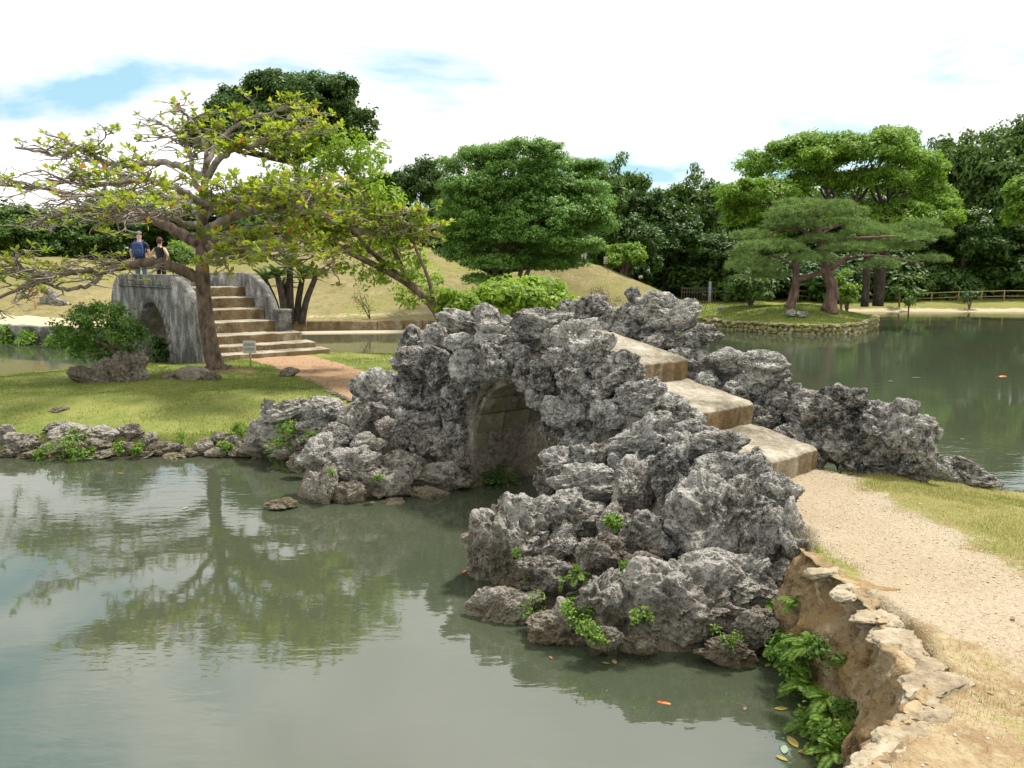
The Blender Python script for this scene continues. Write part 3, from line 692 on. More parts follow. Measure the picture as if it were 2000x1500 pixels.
for x, y, w in caps:
    c = G(x + 6, y, ZB); s = np.linalg.norm(c - CAMP) / FPX
    under(put_rock('capstone', c - np.array([0, 0, .04]), (w * s * 1.9, w * s * 1.25, .11), 0, rr.uniform(20, 60), pool=CAPM, tilt=rr.uniform(-4, 4)), wall)

# ------------------------------------------------------------------ rocks edging the lawn islet and others
edge = empty('rock_edging', (-6, 13.1, 0)); tag(edge, 'row of rough grey rocks edging the lawn along the near water', 'rock edging')
ed = [(12, 848, 44, 46), (-40, 860, 60, 60), (50, 868, 80, 50), (18, 885, 40, 22), (108, 870, 56, 44), (112, 834, 50, 24), (140, 845, 84, 40), (100, 888, 40, 24), (150, 880, 60, 40), (195, 872, 50, 34), (208, 848, 66, 40), (255, 848, 54, 44), (200, 888, 60, 22), (248, 876, 40, 30), (292, 862, 36, 40),
      (312, 876, 44, 30), (342, 876, 40, 26), (372, 884, 34, 20), (400, 872, 40, 34), (432, 860, 36, 40), (422, 884, 44, 24), (455, 866, 50, 40), (470, 886, 44, 24), (60, 890, 50, 22), (280, 890, 50, 18), (345, 892, 50, 16)]
for x, y, w, h in ed:
    g = G(x, 893, 0); d = g[1] + (893 - y) * .012; c = U(x, y, d); s = d / FPX
    under(put_rock('edging_rock', c, (w * s * 1.1, w * s, h * s * 1.0), rr.uniform(-15, 15), 0), edge)
ab = empty('rock_abutment', U(590, 860, 12.2)); tag(ab, 'dark craggy rocks joining the lawn edge to the rock bridge', 'rock wall')
for x, y, w, h, d, ro in ((560, 812, 100, 56, 12.6, 12), (524, 800, 26, 40, 12.5, 0), (640, 803, 96, 54, 12.3, -6), (508, 846, 56, 56, 12.7, 0), (615, 838, 70, 40, 12.1, 0), (545, 850, 80, 50, 12.5, 0), (600, 868, 60, 44, 12, 0), (560, 880, 80, 30, 12.1, 0), (500, 878, 60, 30, 12.7, 0), (583, 905, 46, 38, 11.4, 0), (552, 982, 62, 14, 9.9, 0), (655, 860, 50, 50, 11.6, 0)):
    s = d / FPX; under(put_rock('rock', U(x, y, d), (w * s * 1.12, w * s * .9, h * s * 1.15), ro, 0), ab)
# ------------------------------------------------------------------ far stone bridge
FA = np.array([-.62, .785, 0]); FA /= np.linalg.norm(FA); FN = np.array([FA[1], -FA[0], 0]); F0 = np.array([-7.25, 23.35, 0])
def FP(t, n, z): return F0 + FA * t + FN * n + np.array([0, 0, z])
fb = empty('arched_bridge', FP(7, 0, 0)); tag(fb, 'dressed stone arch bridge with wide steps and low parapets beyond the lawn', 'bridge')
FC, FH, FR = 6.85, 2.05, 1.95
def far_arch(t): u = (t - FC) / FH; return FR * math.sqrt(max(0, 1 - u * u)) if abs(u) < 1 else -.6
TOPL = [(1.0, 1.3), (1.4, 1.72), (2.2, 2.1), (2.9, 2.42), (3.5, 2.66), (4.1, 2.82), (4.5, 2.86), (11.0, 2.9), (11.7, 2.82), (12.3, 2.55), (12.8, 2.1), (13.1, 1.5)]
TOPR = [(1.75, 1.62), (2.2, 1.72), (2.55, 2.15), (3.0, 2.5), (3.6, 2.76), (4.2, 2.9), (4.8, 2.95), (11.0, 2.95), (12.2, 2.7), (13.0, 2.0)]
DKF = [(4.5, 2.35), (11.4, 2.35), (11.9, 2.1), (12.5, 1.7), (13.1, 1.2), (13.8, .7)]
def extrude(ts, n0, n1, lo, hi, name, mat, parent, FPf=FP):
    V = []; F = []
    for tt in ts:
        l, h = lo(tt), hi(tt)
        for n_, z_ in ((n0, l), (n0, h), (n1, h), (n1, l)): V.append(FPf(tt, n_, z_))
    for i in range(len(ts) - 1):
        a = i * 4; b = a + 4
        F += [[a, b, b + 1, a + 1], [a + 1, b + 1, b + 2, a + 2], [a + 2, b + 2, b + 3, a + 3], [a + 3, b + 3, b, a]]
    F += [[0, 1, 2, 3], [(len(ts) - 1) * 4 + k for k in (3, 2, 1, 0)]]
    return under(link(name, mesh_np(name, np.array(V), np.array(F), mat)), parent)
ip = lambda T: (lambda t: float(np.interp(t, [a for a, b in T], [b for a, b in T])))
tarch = FC - FH * np.cos(np.linspace(0.001, math.pi - .001, 41))
tl = np.unique(np.concatenate([np.linspace(1.0, FC - FH, 22), tarch, np.linspace(FC + FH, 13.1, 24)]))
extrude(tl, -1.38, -1.08, far_arch, lambda t: min(ip(TOPL)(t), 2.5) if 4.3 < t < 11.3 else ip(TOPL)(t) - (.0), 'spandrel_wall', M_WALL, fb)
tr_ = np.unique(np.concatenate([np.linspace(1.75, FC - FH, 22), tarch, np.linspace(FC + FH, 13.0, 24)]))
extrude(tr_, 1.08, 1.36, far_arch, ip(TOPR), 'spandrel_wall', M_WALL, fb)
tb = np.unique(np.concatenate([np.linspace(2.0, FC - FH, 12), tarch, np.linspace(FC + FH, 13.6, 14)]))
extrude(tb, -1.079, 1.079, far_arch, lambda t: max(ip([(2.0, .9), (4.4, 2.1)] + DKF)(t) - .1, far_arch(t) + .2), 'vault', M_BLOCK, fb)
extrude(np.linspace(4.5, 11.4, 8), -1.07, 1.07, lambda t: 2.16, lambda t: 2.3, 'deck', M_TREAD, fb)
for i, (a, b) in enumerate(zip(np.linspace(4.3, 11.3, 6)[:-1], np.linspace(4.3, 11.3, 6)[1:])):      # parapet blocks on a slightly wider course
    o = extrude([a + .012, b - .012], -1.40, -1.09, lambda t: 2.515, lambda t: 2.9, 'parapet_block', M_WALL, fb)
    m = o.modifiers.new('bevel', 'BEVEL'); m.width = .03; m.segments = 2
extrude(np.linspace(4.2, 11.4, 3), -1.43, -1.1, lambda t: 2.46, lambda t: 2.512, 'string_course', M_WALL, fb)
def ring(t): return far_arch(t)
V = []; F = []                                      # proud ring of arch stones
for i in range(21):
    th0, th1 = math.pi * i / 21 + .006, math.pi * (i + 1) / 21 - .006; V = []
    for th in (th0, th1):
        for rr_ in (0.0, .32):
            for n_ in (-1.405, -1.3): V.append(FP(FC + (FH + rr_) * math.cos(th), n_, (FR + rr_) * math.sin(th)))
    o = under(link('arch_stone', mesh_np('arch_stone', np.array(V), np.array([[0, 2, 6, 4], [1, 5, 7, 3], [0, 1, 3, 2], [4, 6, 7, 5], [0, 4, 5, 1], [2, 3, 7, 6]]), M_WALL)), fb)
FST = [(0.0, .62, -1.5, 2.05), (.55, .81, -1.45, 1.85), (1.15, 1.09, -1.3, 1.65), (1.9, 1.44, -1.09, 1.5), (2.75, 1.79, -1.07, 1.06), (3.6, 2.14, -1.07, 1.06), (4.4, 2.47, -1.07, 1.06)]
for k, (t0, z1, nl, nr) in enumerate(FST):
    t1 = FST[k + 1][0] + .1 if k < 6 else 5.0; z0 = (FST[k - 1][1] - .06) if k else .2
    nn, nt = 12, 4; V = []; F = []
    for i in range(nt + 1):
        for j in range(nn + 1):
            V.append(FP(t0 + (t1 - t0) * i / nt, nl + (nr - nl) * j / nn, z1 + .03 * i / nt))
    V = np.array(V); V[:nn + 1] += rng.normal(0, .016, (nn + 1, 1)) * FA + rng.normal(0, .008, (nn + 1, 1)) * np.array([0, 0, 1]); nb2 = len(V)
    low = V.copy(); low[:, 2] = z0 - .3; V = np.concatenate([V, low])
    for i in range(nt):
        for j in range(nn): a = i * (nn + 1) + j; F.append([a, a + 1, a + nn + 2, a + nn + 1])
    top = len(F)
    for j in range(nn): F.append([j, nb2 + j, nb2 + j + 1, j + 1]); a = nt * (nn + 1) + j; F.append([a, a + 1, nb2 + a + 1, nb2 + a])
    for i in range(nt): a = i * (nn + 1); F.append([a, a + nn + 1, nb2 + a + nn + 1, nb2 + a]); a += nn; F.append([a, nb2 + a, nb2 + a + nn + 1, a + nn + 1])
    me = mesh_np('step', V, np.array(F), M_TREAD); me.materials.append(M_RISER)
    mi = np.zeros(len(F), dtype=np.int32); mi[top:] = 1; me.polygons.foreach_set('material_index', mi)
    o = under(link('step', me), fb); m = o.modifiers.new('bevel', 'BEVEL'); m.width = .025; m.segments = 2; m.limit_method = 'ANGLE'
for k in range(4):
    extrude([11.4 + k * .55, 11.4 + (k + 1) * .55], -1.06, 1.06, lambda t: -.2, lambda t, k=k: 2.15 - k * .38, 'step', M_TREAD, fb)
pd = MB(); pd.box((0, 0, .0), (.42, .42, .62)); pd.box((0, 0, .34), (.48, .48, .1)); pd.box((0, 0, -.36), (.5, .5, .14))
o = pd.build('end_post', M_WALL, bevel=.03); o.location = FP(1.8, 1.3, 1.42); o.rotation_euler = (0, 0, math.atan2(FA[1], FA[0])); under(o, fb)

# ------------------------------------------------------------------ low walls on the far shore
def block_wall(name, label, line, z0, z1, thick, blen, mat, rows=1):
    P = resample(smooth_path([(*p, 0) for p in line], 6), 200); d = np.concatenate([[0], np.cumsum(np.linalg.norm(np.diff(P, axis=0), axis=1))])
    e = empty(name, P[100]); tag(e, label, 'wall')
    for r_ in range(rows):
        s = -blen * .5 * (r_ % 2)
        za, zb = z0 + (z1 - z0) * r_ / rows, z0 + (z1 - z0) * (r_ + 1) / rows
        while s < d[-1] - .05:
            l = blen * rng.uniform(.75, 1.25); s0, s1 = max(0, s), min(d[-1], s + l); s += l
            if s1 - s0 < .1: continue
            a = np.array([np.interp(s0, d, P[:, k]) for k in range(3)]); b = np.array([np.interp(s1, d, P[:, k]) for k in range(3)])
            c = (a + b) / 2; c[2] = (za + zb) / 2 + rng.normal(0, .01); an = math.atan2(b[1] - a[1], b[0] - a[0])
            mb = MB(); mb.box(c + rng.normal(0, .012, 3), (s1 - s0 - .02, thick, zb - za - .012), rotz(an), jit=.014)
            o = mb.build('block', mat, bevel=.025); under(o, e)
    return e
block_wall('shore_wall', 'low weathered stone wall along the far shore under the tan hill', [(-11.2, 39.3), (-8, 39.9), (-4, 40.6), (0, 41.7), (4, 42.9)], -.1, .56, .4, 1.1, M_RISER, 1)
block_wall('bank_wall', 'dark stone block wall beside the pond left of the arched bridge', [(-34, 36.6), (-28, 35.6), (-22.5, 34.5), (-18, 32.6), (-15.6, 31.5)], -.2, .74, .5, .7, M_WALL, 2)
t = NT('pale_silt', .9, .1); t.color(t.mix(t.noise(6, 4), (.36, .30, .2), (.5, .44, .32))); M_SAND = t.m
mb = MB(); P = resample(smooth_path([(-11.3, 38.75, 0), (-8, 39.3, 0), (-4, 40, 0), (0, 41.1, 0), (4, 42.4, 0)], 6), 50)
V = np.concatenate([P + [0, -.42, -.05], P + [0, -.1, .07], P + [0, .6, .09]]); k = np.arange(49)
mb.add(V, np.concatenate([np.stack([k, k + 1, 51 + k, 50 + k], 1), np.stack([50 + k, 51 + k, 101 + k, 100 + k], 1)]))
tag(mb.build('shore_ledge', M_SAND), kind='structure')
# stones of the pine islet's wall
pw = empty('islet_wall', (14, 38.5, 0)); tag(pw, 'low dry stone wall of rounded mossy stones round the pine islet', 'wall')
WST = []
for k in range(5):
    P, F = rock_shape(ico(4), 3300 + k, pit=.1); WST.append(mesh_np('wall_stone', P, F, M_STONEWALL, smooth=True))
arc = resample(smooth_path([(*p, 0) for p in PINEI[:9]], 6), 400); d = np.concatenate([[0], np.cumsum(np.linalg.norm(np.diff(arc, axis=0), axis=1))])
for row, (zc, hh) in enumerate(((.02, .3), (.24, .26), (.43, .2))):
    s = row * .13
    while s < d[-1]:
        w = rng.uniform(.22, .46); c = np.array([np.interp(s + w / 2, d, arc[:, k]) for k in range(3)]); nxt = np.array([np.interp(s + w / 2 + .1, d, arc[:, k]) for k in range(3)])
        an = math.degrees(math.atan2(nxt[1] - c[1], nxt[0] - c[0])); s += w * .93
        under(put_rock('wall_stone', c + [0, -.06, zc + rng.normal(0, .02)], (w * 1.06, .4, hh * rng.uniform(.95, 1.2)), rng.uniform(-8, 8), an, pool=WST), pw)

# ------------------------------------------------------------------ loose boulders
def boulder(name, label, x, y, w, h, d, roll=0, pool=None, group=None, cat='boulder', deep=.8, var=None):
    s = d / FPX; o = put_rock(name, U(x, y, d), (w * s * 1.08, w * s * deep, h * s * 1.12), roll, 0, pool=pool, var=var); tag(o, label, cat, group); return o
boulder('boulder', 'round tan boulder at the foot of the small tree on the lawn', 252, 722, 70, 72, 18.0, 0, BROWN)
boulder('boulder', 'long dark slanting boulder under the small tree on the lawn', 185, 742, 100, 42, 18.0, -14, BROWN)
boulder('boulder', 'upright grooved brown boulder between two others under the small tree', 215, 728, 66, 62, 18.1, 0, BROWN)
boulder('boulder', 'broad low brown boulder on the lawn left of the thick tree trunk', 378, 738, 66, 46, 18.3, 0, BROWN)
boulder('boulder', 'small block-shaped boulder beside the low one near the tree trunk', 340, 742, 48, 32, 18.4, 0, BROWN)
boulder('boulder', 'small round boulder touching the base of the thick tree trunk', 416, 738, 30, 26, 18.2, 0, BROWN)
boulder('flat_rock', 'flat pale rock sunk in the lawn below the small tree', 275, 766, 36, 16, 17.2, 0, BROWN, cat='rock')
boulder('flat_rock', 'flat brown rock in the lawn just above the shore rocks', 113, 805, 42, 20, 14.7, 0, BROWN, cat='rock')
boulder('flat_rock', 'flat brown rock beside the dirt path past the sign', 566, 728, 40, 20, 18.8, 0, BROWN, cat='rock')
for i, (x, y, w, h, d, lab) in enumerate(((120, 732, 32, 18, 22.6, 'grey rock at the back edge of the lawn nearest the small tree'), (76, 747, 28, 12, 21.4, 'low grey rock in the middle of the back lawn edge'), (50, 748, 18, 12, 21.2, 'smallest grey rock on the back lawn edge'), (10, 754, 34, 20, 20.6, 'grey rock on the back lawn edge at the picture border'))):
    boulder('shore_rock', lab, x, y, w, h, d, 0, SMALL, 'rocks along the back edge of the lawn', 'rock')
for x, y, w, h, lab in ((98, 578, 28, 30, 'tall grey rock on the hill behind the two wooden signs'), (116, 593, 36, 22, 'wide pale rock on the hill right of the wooden signs'), (46, 603, 26, 12, 'low rock on the hill left of the wooden signs'), (90, 588, 24, 18, 'small dark rock between the wooden signs and a wide rock')):
    boulder('hill_rock', lab, x, y, w, h, 41.5, 0, SMALL, 'rocks by the wooden signs', 'rock')
boulder('hill_rock', 'small pale rock high on the right hand hill slope', 1251, 541, 8, 6, 49, 0, SMALL, cat='rock')
boulder('islet_rock', 'pair-like pale rock on the pine islet lawn below the trunks', 1545, 611, 20, 14, 40.3, 0, SMALL, cat='rock')
boulder('islet_rock', 'rounded rock right of another on the pine islet lawn', 1566, 614, 22, 12, 40.1, 0, SMALL, cat='rock')
boulder('islet_rock', 'flat pale rock lying alone on the pine islet lawn', 1408, 602, 16, 8, 43, 0, SMALL, cat='rock')
# pale stepping edge stones of the dirt path on the lawn
es = empty('path_edging', (-3.6, 17, .4)); tag(es, 'line of pale flat stones edging the dirt path on the lawn', 'path edging')
for k in range(15):
    f = k / 14; x, y = 592 + 92 * f + rng.normal(0, 3), 742 + 40 * f
    p = G(x, y, .5); s = p[1] / FPX; under(put_rock('edging_stone', p, (rng.uniform(12, 22) * s, .2, .09), 0, rng.uniform(0, 180), pool=BROWN), es)

# ------------------------------------------------------------------ bamboo fence on the far right bank
M_BAMBOO = mat_plain('bamboo', (.42, .30, .15), .6); M_WOODD = mat_plain('dark_wood', (.08, .06, .045), .8); M_WOOD = mat_plain('pale_wood', (.55, .33, .15), .7)
fe = empty('bamboo_fence', (25, 64, .7)); tag(fe, 'low bamboo rail fence along the far bank under the dark trees', 'fence')
fx = [(1560, 567), (1625, 574), (1678, 577), (1720, 574), (1768, 573), (1820, 572), (1873, 570), (1918, 569), (1962, 568), (2010, 568)]
fp = [U(x, y + 0, 64.5)  for x, y in fx]
for p in fp:
    m = MB(); z = p[2]; m.tube([(p[0], p[1], gz('far_bank', p[0], p[1]) - .1), (p[0], p[1], z + .04)], .045, 8); under(m.build('post', M_BAMBOO, smooth=True), fe)
for a, b in zip(fp[:-1], fp[1:]):
    m = MB(); m.tube([a + [0, -.05, 0], b + [0, -.05, 0]], .035, 8); under(m.build('rail', M_BAMBOO, smooth=True), fe)
    m = MB(); m.tube([a + [0, -.05, -.42], b + [0, -.05, -.42]], .025, 8); under(m.build('rail', M_BAMBOO, smooth=True), fe)
tr = empty('wooden_trellis', U(1868, 570, 68)); tag(tr, 'dark wooden post and rail frame in the shade behind the bamboo fence', 'trellis')
for x, y0 in ((1846, 552), (1857, 545), (1868, 524), (1878, 552)):
    m = MB(); a = U(x, y0, 68); m.tube([(a[0], a[1], .5), a], .06, 6); under(m.build('post', M_BARKD), tr)
m = MB(); m.tube([U(1838, 551, 67.9), U(1888, 551, 67.9)], .04, 6); under(m.build('rail', M_BARKD), tr)
gf = empty('garden_fence', U(1350, 575, 56)); tag(gf, 'dark slatted garden fence with a grey post behind the pine islet', 'fence')
for k in range(14):
    m = MB(); a = U(1332 + k * 5, 562, 57); m.tube([(a[0], a[1], .6), a], .03, 5); under(m.build('slat', M_WOODD), gf)
for yy in (563, 571):
    m = MB(); m.tube([U(1330, yy, 56.9), U(1400, yy, 56.9)], .03, 5); under(m.build('rail', M_WOODD), gf)
m = MB(); a = U(1387, 555, 56.7); m.box((a[0], a[1], a[2] / 2 + .3), (.16, .16, a[2] - .6 + .4)); under(m.build('post', mat_plain('grey_post', (.28, .28, .27))), gf)

# ------------------------------------------------------------------ signs
M_SIGNW = mat_plain('sign_white', (.62, .60, .54), .6, var=.06); M_INK = mat_plain('sign_ink', (.12, .12, .12), .7); M_POST = mat_plain('sign_post_wood', (.36, .26, .15), .8)
def sign(name, label, base, h, w, bh, m_board, m_post, rows, tilt=0.0, ink=M_INK, seed=1, pr=.025):
    e = empty(name, base); tag(e, label, 'sign'); r_ = np.random.default_rng(seed)
    m = MB(); m.tube([(0, 0, -.1), (0, 0, h + .02)], pr, 8); o = m.build('post', m_post, e, smooth=True)
    m = MB(); m.box((0, -.035, h + bh / 2), (w, .025, bh)); bo = m.build('board', m_board, e, bevel=.004)
    m = MB()
    for k in range(rows):                          # brush-like short characters, too small to read
        zc = h + bh * (1 - (k + .8) / (rows + .6)); x = -w * .4
        while x < w * .38:
            cw = w * .085; s = bh / (rows + .6) * .55
            m.box((x + cw / 2, -.0505, zc + s * .3), (cw * .8, .004, s * .16)); m.box((x + cw / 2, -.0505, zc - s * .25), (cw * .7, .004, s * .14))
            m.box((x + cw * r_.uniform(.3, .7), -.0515, zc), (cw * .16, .004, s * .95)); x += cw * 1.18
    if rows: tag(m.build('lettering', ink, bo), kind='stuff')
    return e
b = G(490, 720, .5); sign('notice_sign', 'small white notice board with dark writing on a wooden post by the steps', b, 3 - 0 - .5 - 160 / FPX * b[1] + 0.02, .33, .32, M_SIGNW, M_POST, 2)
b = U(69, 596, 40.5); sign('wooden_sign', 'nearer of two small tan wooden signs on posts on the hillside', (b[0], b[1], b[2] - .1), .55, .55, .28, M_WOOD, M_WOOD, 1, seed=2, pr=.04)
b = U(61, 590, 42.0); sign('wooden_sign', 'farther and higher of two small tan wooden signs on the hillside', (b[0], b[1], b[2] - .1), .7, .5, .3, M_WOOD, M_WOOD, 0, seed=3, pr=.04)
b = U(1183, 519, 51.5); sign('white_sign', 'small white upright sign on top of the grassy hill', (b[0], b[1], b[2] - .3), .42, .26, .45, M_SIGNW, M_POST, 3, seed=4)

# ------------------------------------------------------------------ people
def person(name, label, base, h, face, skel, zones, mats, hairm, hair=None):
    """skel: dict joint -> (pos, radius); one skinned body, faces coloured by zone"""
    names = list(skel[0]); me = bpy.data.meshes.new('body_skeleton'); idx = {n: i for i, n in enumerate(names)}
    me.from_pydata([skel[0][n][0] for n in names], [(idx[a], idx[b]) for a, b in skel[1]], []); ob = bpy.data.objects.new('tmp_body', me); COL.objects.link(ob)
    m = ob.modifiers.new('skin', 'SKIN'); m.use_smooth_shade = True
    for i, n in enumerate(names):
        r_ = skel[0][n][1]; me.skin_vertices[0].data[i].radius = r_ if isinstance(r_, tuple) else (r_, r_); me.skin_vertices[0].data[i].use_root = (n == 'pelvis')
    s2 = ob.modifiers.new('sub', 'SUBSURF'); s2.levels = 2; s2.render_levels = 2
    bpy.context.view_layer.update(); dg = bpy.context.evaluated_depsgraph_get(); bm = bpy.data.meshes.new_from_object(ob.evaluated_get(dg))
    bpy.data.objects.remove(ob); bm.name = 'body'; bm.materials.clear()
    for mm in mats: bm.materials.append(mm)
    for p in bm.polygons: p.material_index = zones(p.center)
    e = empty(name, base, face); tag(e, label, 'person'); e.scale = (h, h, h); link('body', bm, e); return e
M_SKIN = mat_plain('skin', (.55, .33, .23), .5, var=.06); M_NAVY = mat_plain('navy_cloth', (.018, .022, .04)); M_BLACK = mat_plain('black_cloth', (.012, .012, .013)); M_JEAN = mat_plain('blue_jeans', (.08, .14, .26))
M_PACK = mat_plain('blue_backpack', (.03, .06, .15)); M_HAIRB = mat_plain('brown_hair', (.07, .032, .02)); M_HAIRD = mat_plain('dark_hair', (.035, .026, .02)); M_RED = mat_plain('red_cloth', (.4, .05, .05)); M_PALE = mat_plain('pale_cloth', (.55, .53, .5)); M_CAPG = mat_plain('grey_cap', (.15, .15, .15))
def skeleton(arm='down', w=1.0):
    J = {'pelvis': ((0, 0, .52), (.095 * w, .07)), 'waist': ((0, 0, .6), (.08 * w, .062)), 'chest': ((0, 0, .72), (.1 * w, .07)), 'neck0': ((0, 0, .815), (.05, .045)), 'neck': ((0, 0, .855), .032), 'head0': ((0, .01, .9), (.042, .05)), 'head': ((0, .01, .955), (.045, .052))}
    E = [('pelvis', 'waist'), ('waist', 'chest'), ('chest', 'neck0'), ('neck0', 'neck'), ('neck', 'head0'), ('head0', 'head')]
    for s, q in ((-1, 'l'), (1, 'r')):
        J['hip' + q] = ((s * .052, 0, .47), .058 * w); J['knee' + q] = ((s * .058, .01, .27), .037); J['ank' + q] = ((s * .06, -.005, .045), .024); J['toe' + q] = ((s * .068, .075, .02), .018)
        E += [('pelvis', 'hip' + q), ('hip' + q, 'knee' + q), ('knee' + q, 'ank' + q), ('ank' + q, 'toe' + q)]
        J['sh' + q] = ((s * .105 * w, 0, .795), .036)
        if arm == 'hips': J['el' + q] = ((s * .2, -.035, .66), .023); J['wr' + q] = ((s * .12, .02, .575), .017); J['ha' + q] = ((s * .085, .055, .55), (.02, .012))
        else: J['el' + q] = ((s * .135 * w, -.005, .65), .025); J['wr' + q] = ((s * .14, .04, .525), .018); J['ha' + q] = ((s * .14, .055, .47), (.018, .013))
        E += [('chest', 'sh' + q), ('sh' + q, 'el' + q), ('el' + q, 'wr' + q), ('wr' + q, 'ha' + q)]
    return J, E
def zone_man(c):
    if c.z > .825: return 0
    if abs(c.x) > .115 and c.z < .7: return 0
    return 1 if c.z > .53 else (2 if c.z > .035 else 3)
def zone_woman(c):
    if c.z > .815 or abs(c.x) > .098: return 0
    return 1 if c.z > .53 else (2 if c.z > .035 else 3)
def head_cap(e, mat, name, z, r, cut, back=0.0):
    V, F = ICO3; V = V * r; k = (V[:, 2] > cut * r[2]) | (V[:, 1] < -back * r[1]) if back else (V[:, 2] > cut * r[2])
    F = F[k[F].all(1)]; return link(name, mesh_np(name, V + [0, .008, z], F, mat, smooth=True), e)
mp = FP(9.9, -.9, 2.3)
man = person('person', 'person in dark shirt with blue backpack standing on the arched bridge', mp, 2.2, R(8), skeleton(w=1.08), zone_man, [M_SKIN, M_NAVY, M_JEAN, M_BLACK], M_HAIRD)
head_cap(man, M_CAPG, 'cap', .945, np.array([.051, .06, .062]), .15)
V, F = ICO3; V = np.sign(V) * np.abs(V) ** .55 * np.array([.088, .05, .125]); link('backpack', mesh_np('backpack', V + [0, -.105, .69], F, M_PACK, smooth=True), man)
V2 = np.sign(ICO3[0]) * np.abs(ICO3[0]) ** .6 * np.array([.06, .028, .05]); link('backpack_pocket', mesh_np('backpack_pocket', V2 + [0, -.15, .645], F, M_PACK, smooth=True), man)
for s in (-1, 1):
    m = MB(); m.tube(smooth_path([(s * .06, -.07, .79), (s * .066, -.01, .845), (s * .064, .07, .79), (s * .07, .07, .7), (s * .08, -.04, .62)], 4), .012, 6); m.build('shoulder_strap', M_PACK, man, smooth=True)
wp = FP(8.1, -.65, 2.3)
wom = person('person', 'person in black sleeveless top with hands on hips on the arched bridge', wp, 1.92, R(-14), skeleton('hips', .9), zone_woman, [M_SKIN, M_BLACK, M_BLACK, M_BLACK], M_HAIRB)
head_cap(wom, M_HAIRB, 'hair', .935, np.array([.056, .066, .075]), .0, .12)
rp = U(1140, 520, 50.5)
red = person('person', 'small distant person in red top on the hill beside the layered tree', (rp[0], rp[1], gz('far_bank', rp[0], rp[1])), 2.0, R(30), skeleton(w=.95), zone_man, [M_SKIN, M_RED, M_PALE, M_BLACK], M_HAIRD)
head_cap(red, M_HAIRD, 'hair', .945, np.array([.053, .062, .066]), .0, .3)
# ------------------------------------------------------------------ foliage helpers
def nrmz(a): return a / (np.linalg.norm(a, axis=-1, keepdims=True) + 1e-9)
def leaf_arrays(P, D, N, L, W, fold=.12, wide=.55):
    D = nrmz(D); S = nrmz(np.cross(D, N)); N = nrmz(np.cross(S, D)); L = np.broadcast_to(L, (len(P),))[:, None]; W = np.broadcast_to(W, (len(P),))[:, None]
    a = P; b = P + D * L * wide + S * W / 2 + N * W * fold; c = P + D * L; d = P + D * L * wide - S * W / 2 + N * W * fold
    V = np.stack([a, b, c, d], 1).reshape(-1, 3); k = np.arange(len(P))[:, None] * 4
    return V, np.concatenate([k + [0, 1, 2], k + [0, 2, 3]])
def leaf_mesh(name, P, D, N, L, W, tint, mat, fold=.12, wide=.55):
    V, F = leaf_arrays(P, D, N, L, W, fold, wide); return mesh_np(name, V, F, mat, {'tint': np.repeat(tint, 4)})
def clumps(blobs, sub_per_m2, per_sub, rc, r, up=.45, flat=.7, low=-.35, shell=(.7, 1.0)):
    """blobs: (centre, radii). Returns leaf points, outward normals and tints."""
    PP, NN, TT = [], [], []
    for c, rad in blobs:
        c = np.asarray(c, float); rad = np.asarray(rad, float)
        area = 4 * math.pi * ((rad[0] * rad[1]) ** 1.6 / 3 + (rad[0] * rad[2]) ** 1.6 / 3 + (rad[1] * rad[2]) ** 1.6 / 3) ** (1 / 1.6)
        k = max(4, int(area * sub_per_m2)); d = nrmz(r.normal(size=(k * 2, 3))); d = d[d[:, 2] > low][:k]
        if len(d) == 0: continue
        C = c + d * rad * r.uniform(*shell, (len(d), 1)); s = rc * r.uniform(.65, 1.35, len(d)); tc = r.uniform(0, 1, len(d))
        o = r.normal(size=(len(d), per_sub, 3)); o = nrmz(o) * r.uniform(.25, 1, (len(d), per_sub, 1)) ** .6; o[..., 2] *= flat
        P = C[:, None] + o * s[:, None, None]
        N = nrmz(o * .7 + d[:, None] * .5 + np.array([0, 0, up * 1.6]) + r.normal(0, .35, o.shape))
        PP.append(P.reshape(-1, 3)); NN.append(N.reshape(-1, 3)); TT.append((np.repeat(tc, per_sub) * .6 + r.uniform(0, .4, len(d) * per_sub)))
    return np.concatenate(PP), np.concatenate(NN), np.concatenate(TT)
def crown_mesh(name, blobs, dens, per, rc, ll, lw, mat, r, **kw):
    P, N, T = clumps(blobs, dens, per, rc, r, **kw); D = np.cross(N, nrmz(r.normal(size=N.shape))) + np.array([0, 0, -.25])
    L = ll * r.uniform(.7, 1.3, len(P)); return leaf_mesh(name, P - nrmz(D) * L[:, None] * .5, D, N, L, L * lw, T, mat)
M_LDARK = mat_leaf('dark_leaves', (.022, .05, .012), (.07, .135, .024), trans=.2, rough=.42)
M_LMID = mat_leaf('mid_leaves', (.036, .07, .017), (.105, .18, .035), trans=.28)
M_LBRIGHT = mat_leaf('bright_leaves', (.07, .13, .016), (.19, .31, .036), trans=.35)
M_LLIME = mat_leaf('lime_leaves', (.10, .18, .02), (.25, .36, .045), (.42, .4, .06), trans=.4)
M_LMAPLE = mat_leaf('layered_leaves', (.058, .13, .026), (.16, .29, .055), trans=.25)
M_LALM = mat_leaf('almond_leaves', (.13, .18, .02), (.33, .375, .05), (.38, .13, .03), trans=.4, rough=.35)
M_LSHRUB = mat_leaf('shrub_leaves', (.035, .08, .012), (.10, .20, .028), (.3, .3, .05), trans=.3)
M_NEEDLE = mat_leaf('pine_needles', (.065, .115, .036), (.2, .29, .09), trans=.2)
M_CYCAD = mat_leaf('cycad_leaves', (.02, .05, .012), (.08, .14, .025), trans=.15, rough=.35)
M_FERN = mat_leaf('fern_leaves', (.05, .11, .014), (.16, .27, .035), (.26, .3, .09), trans=.3)
M_DRY = mat_leaf('dry_twig_leaves', (.08, .075, .03), (.19, .17, .08), trans=.2)
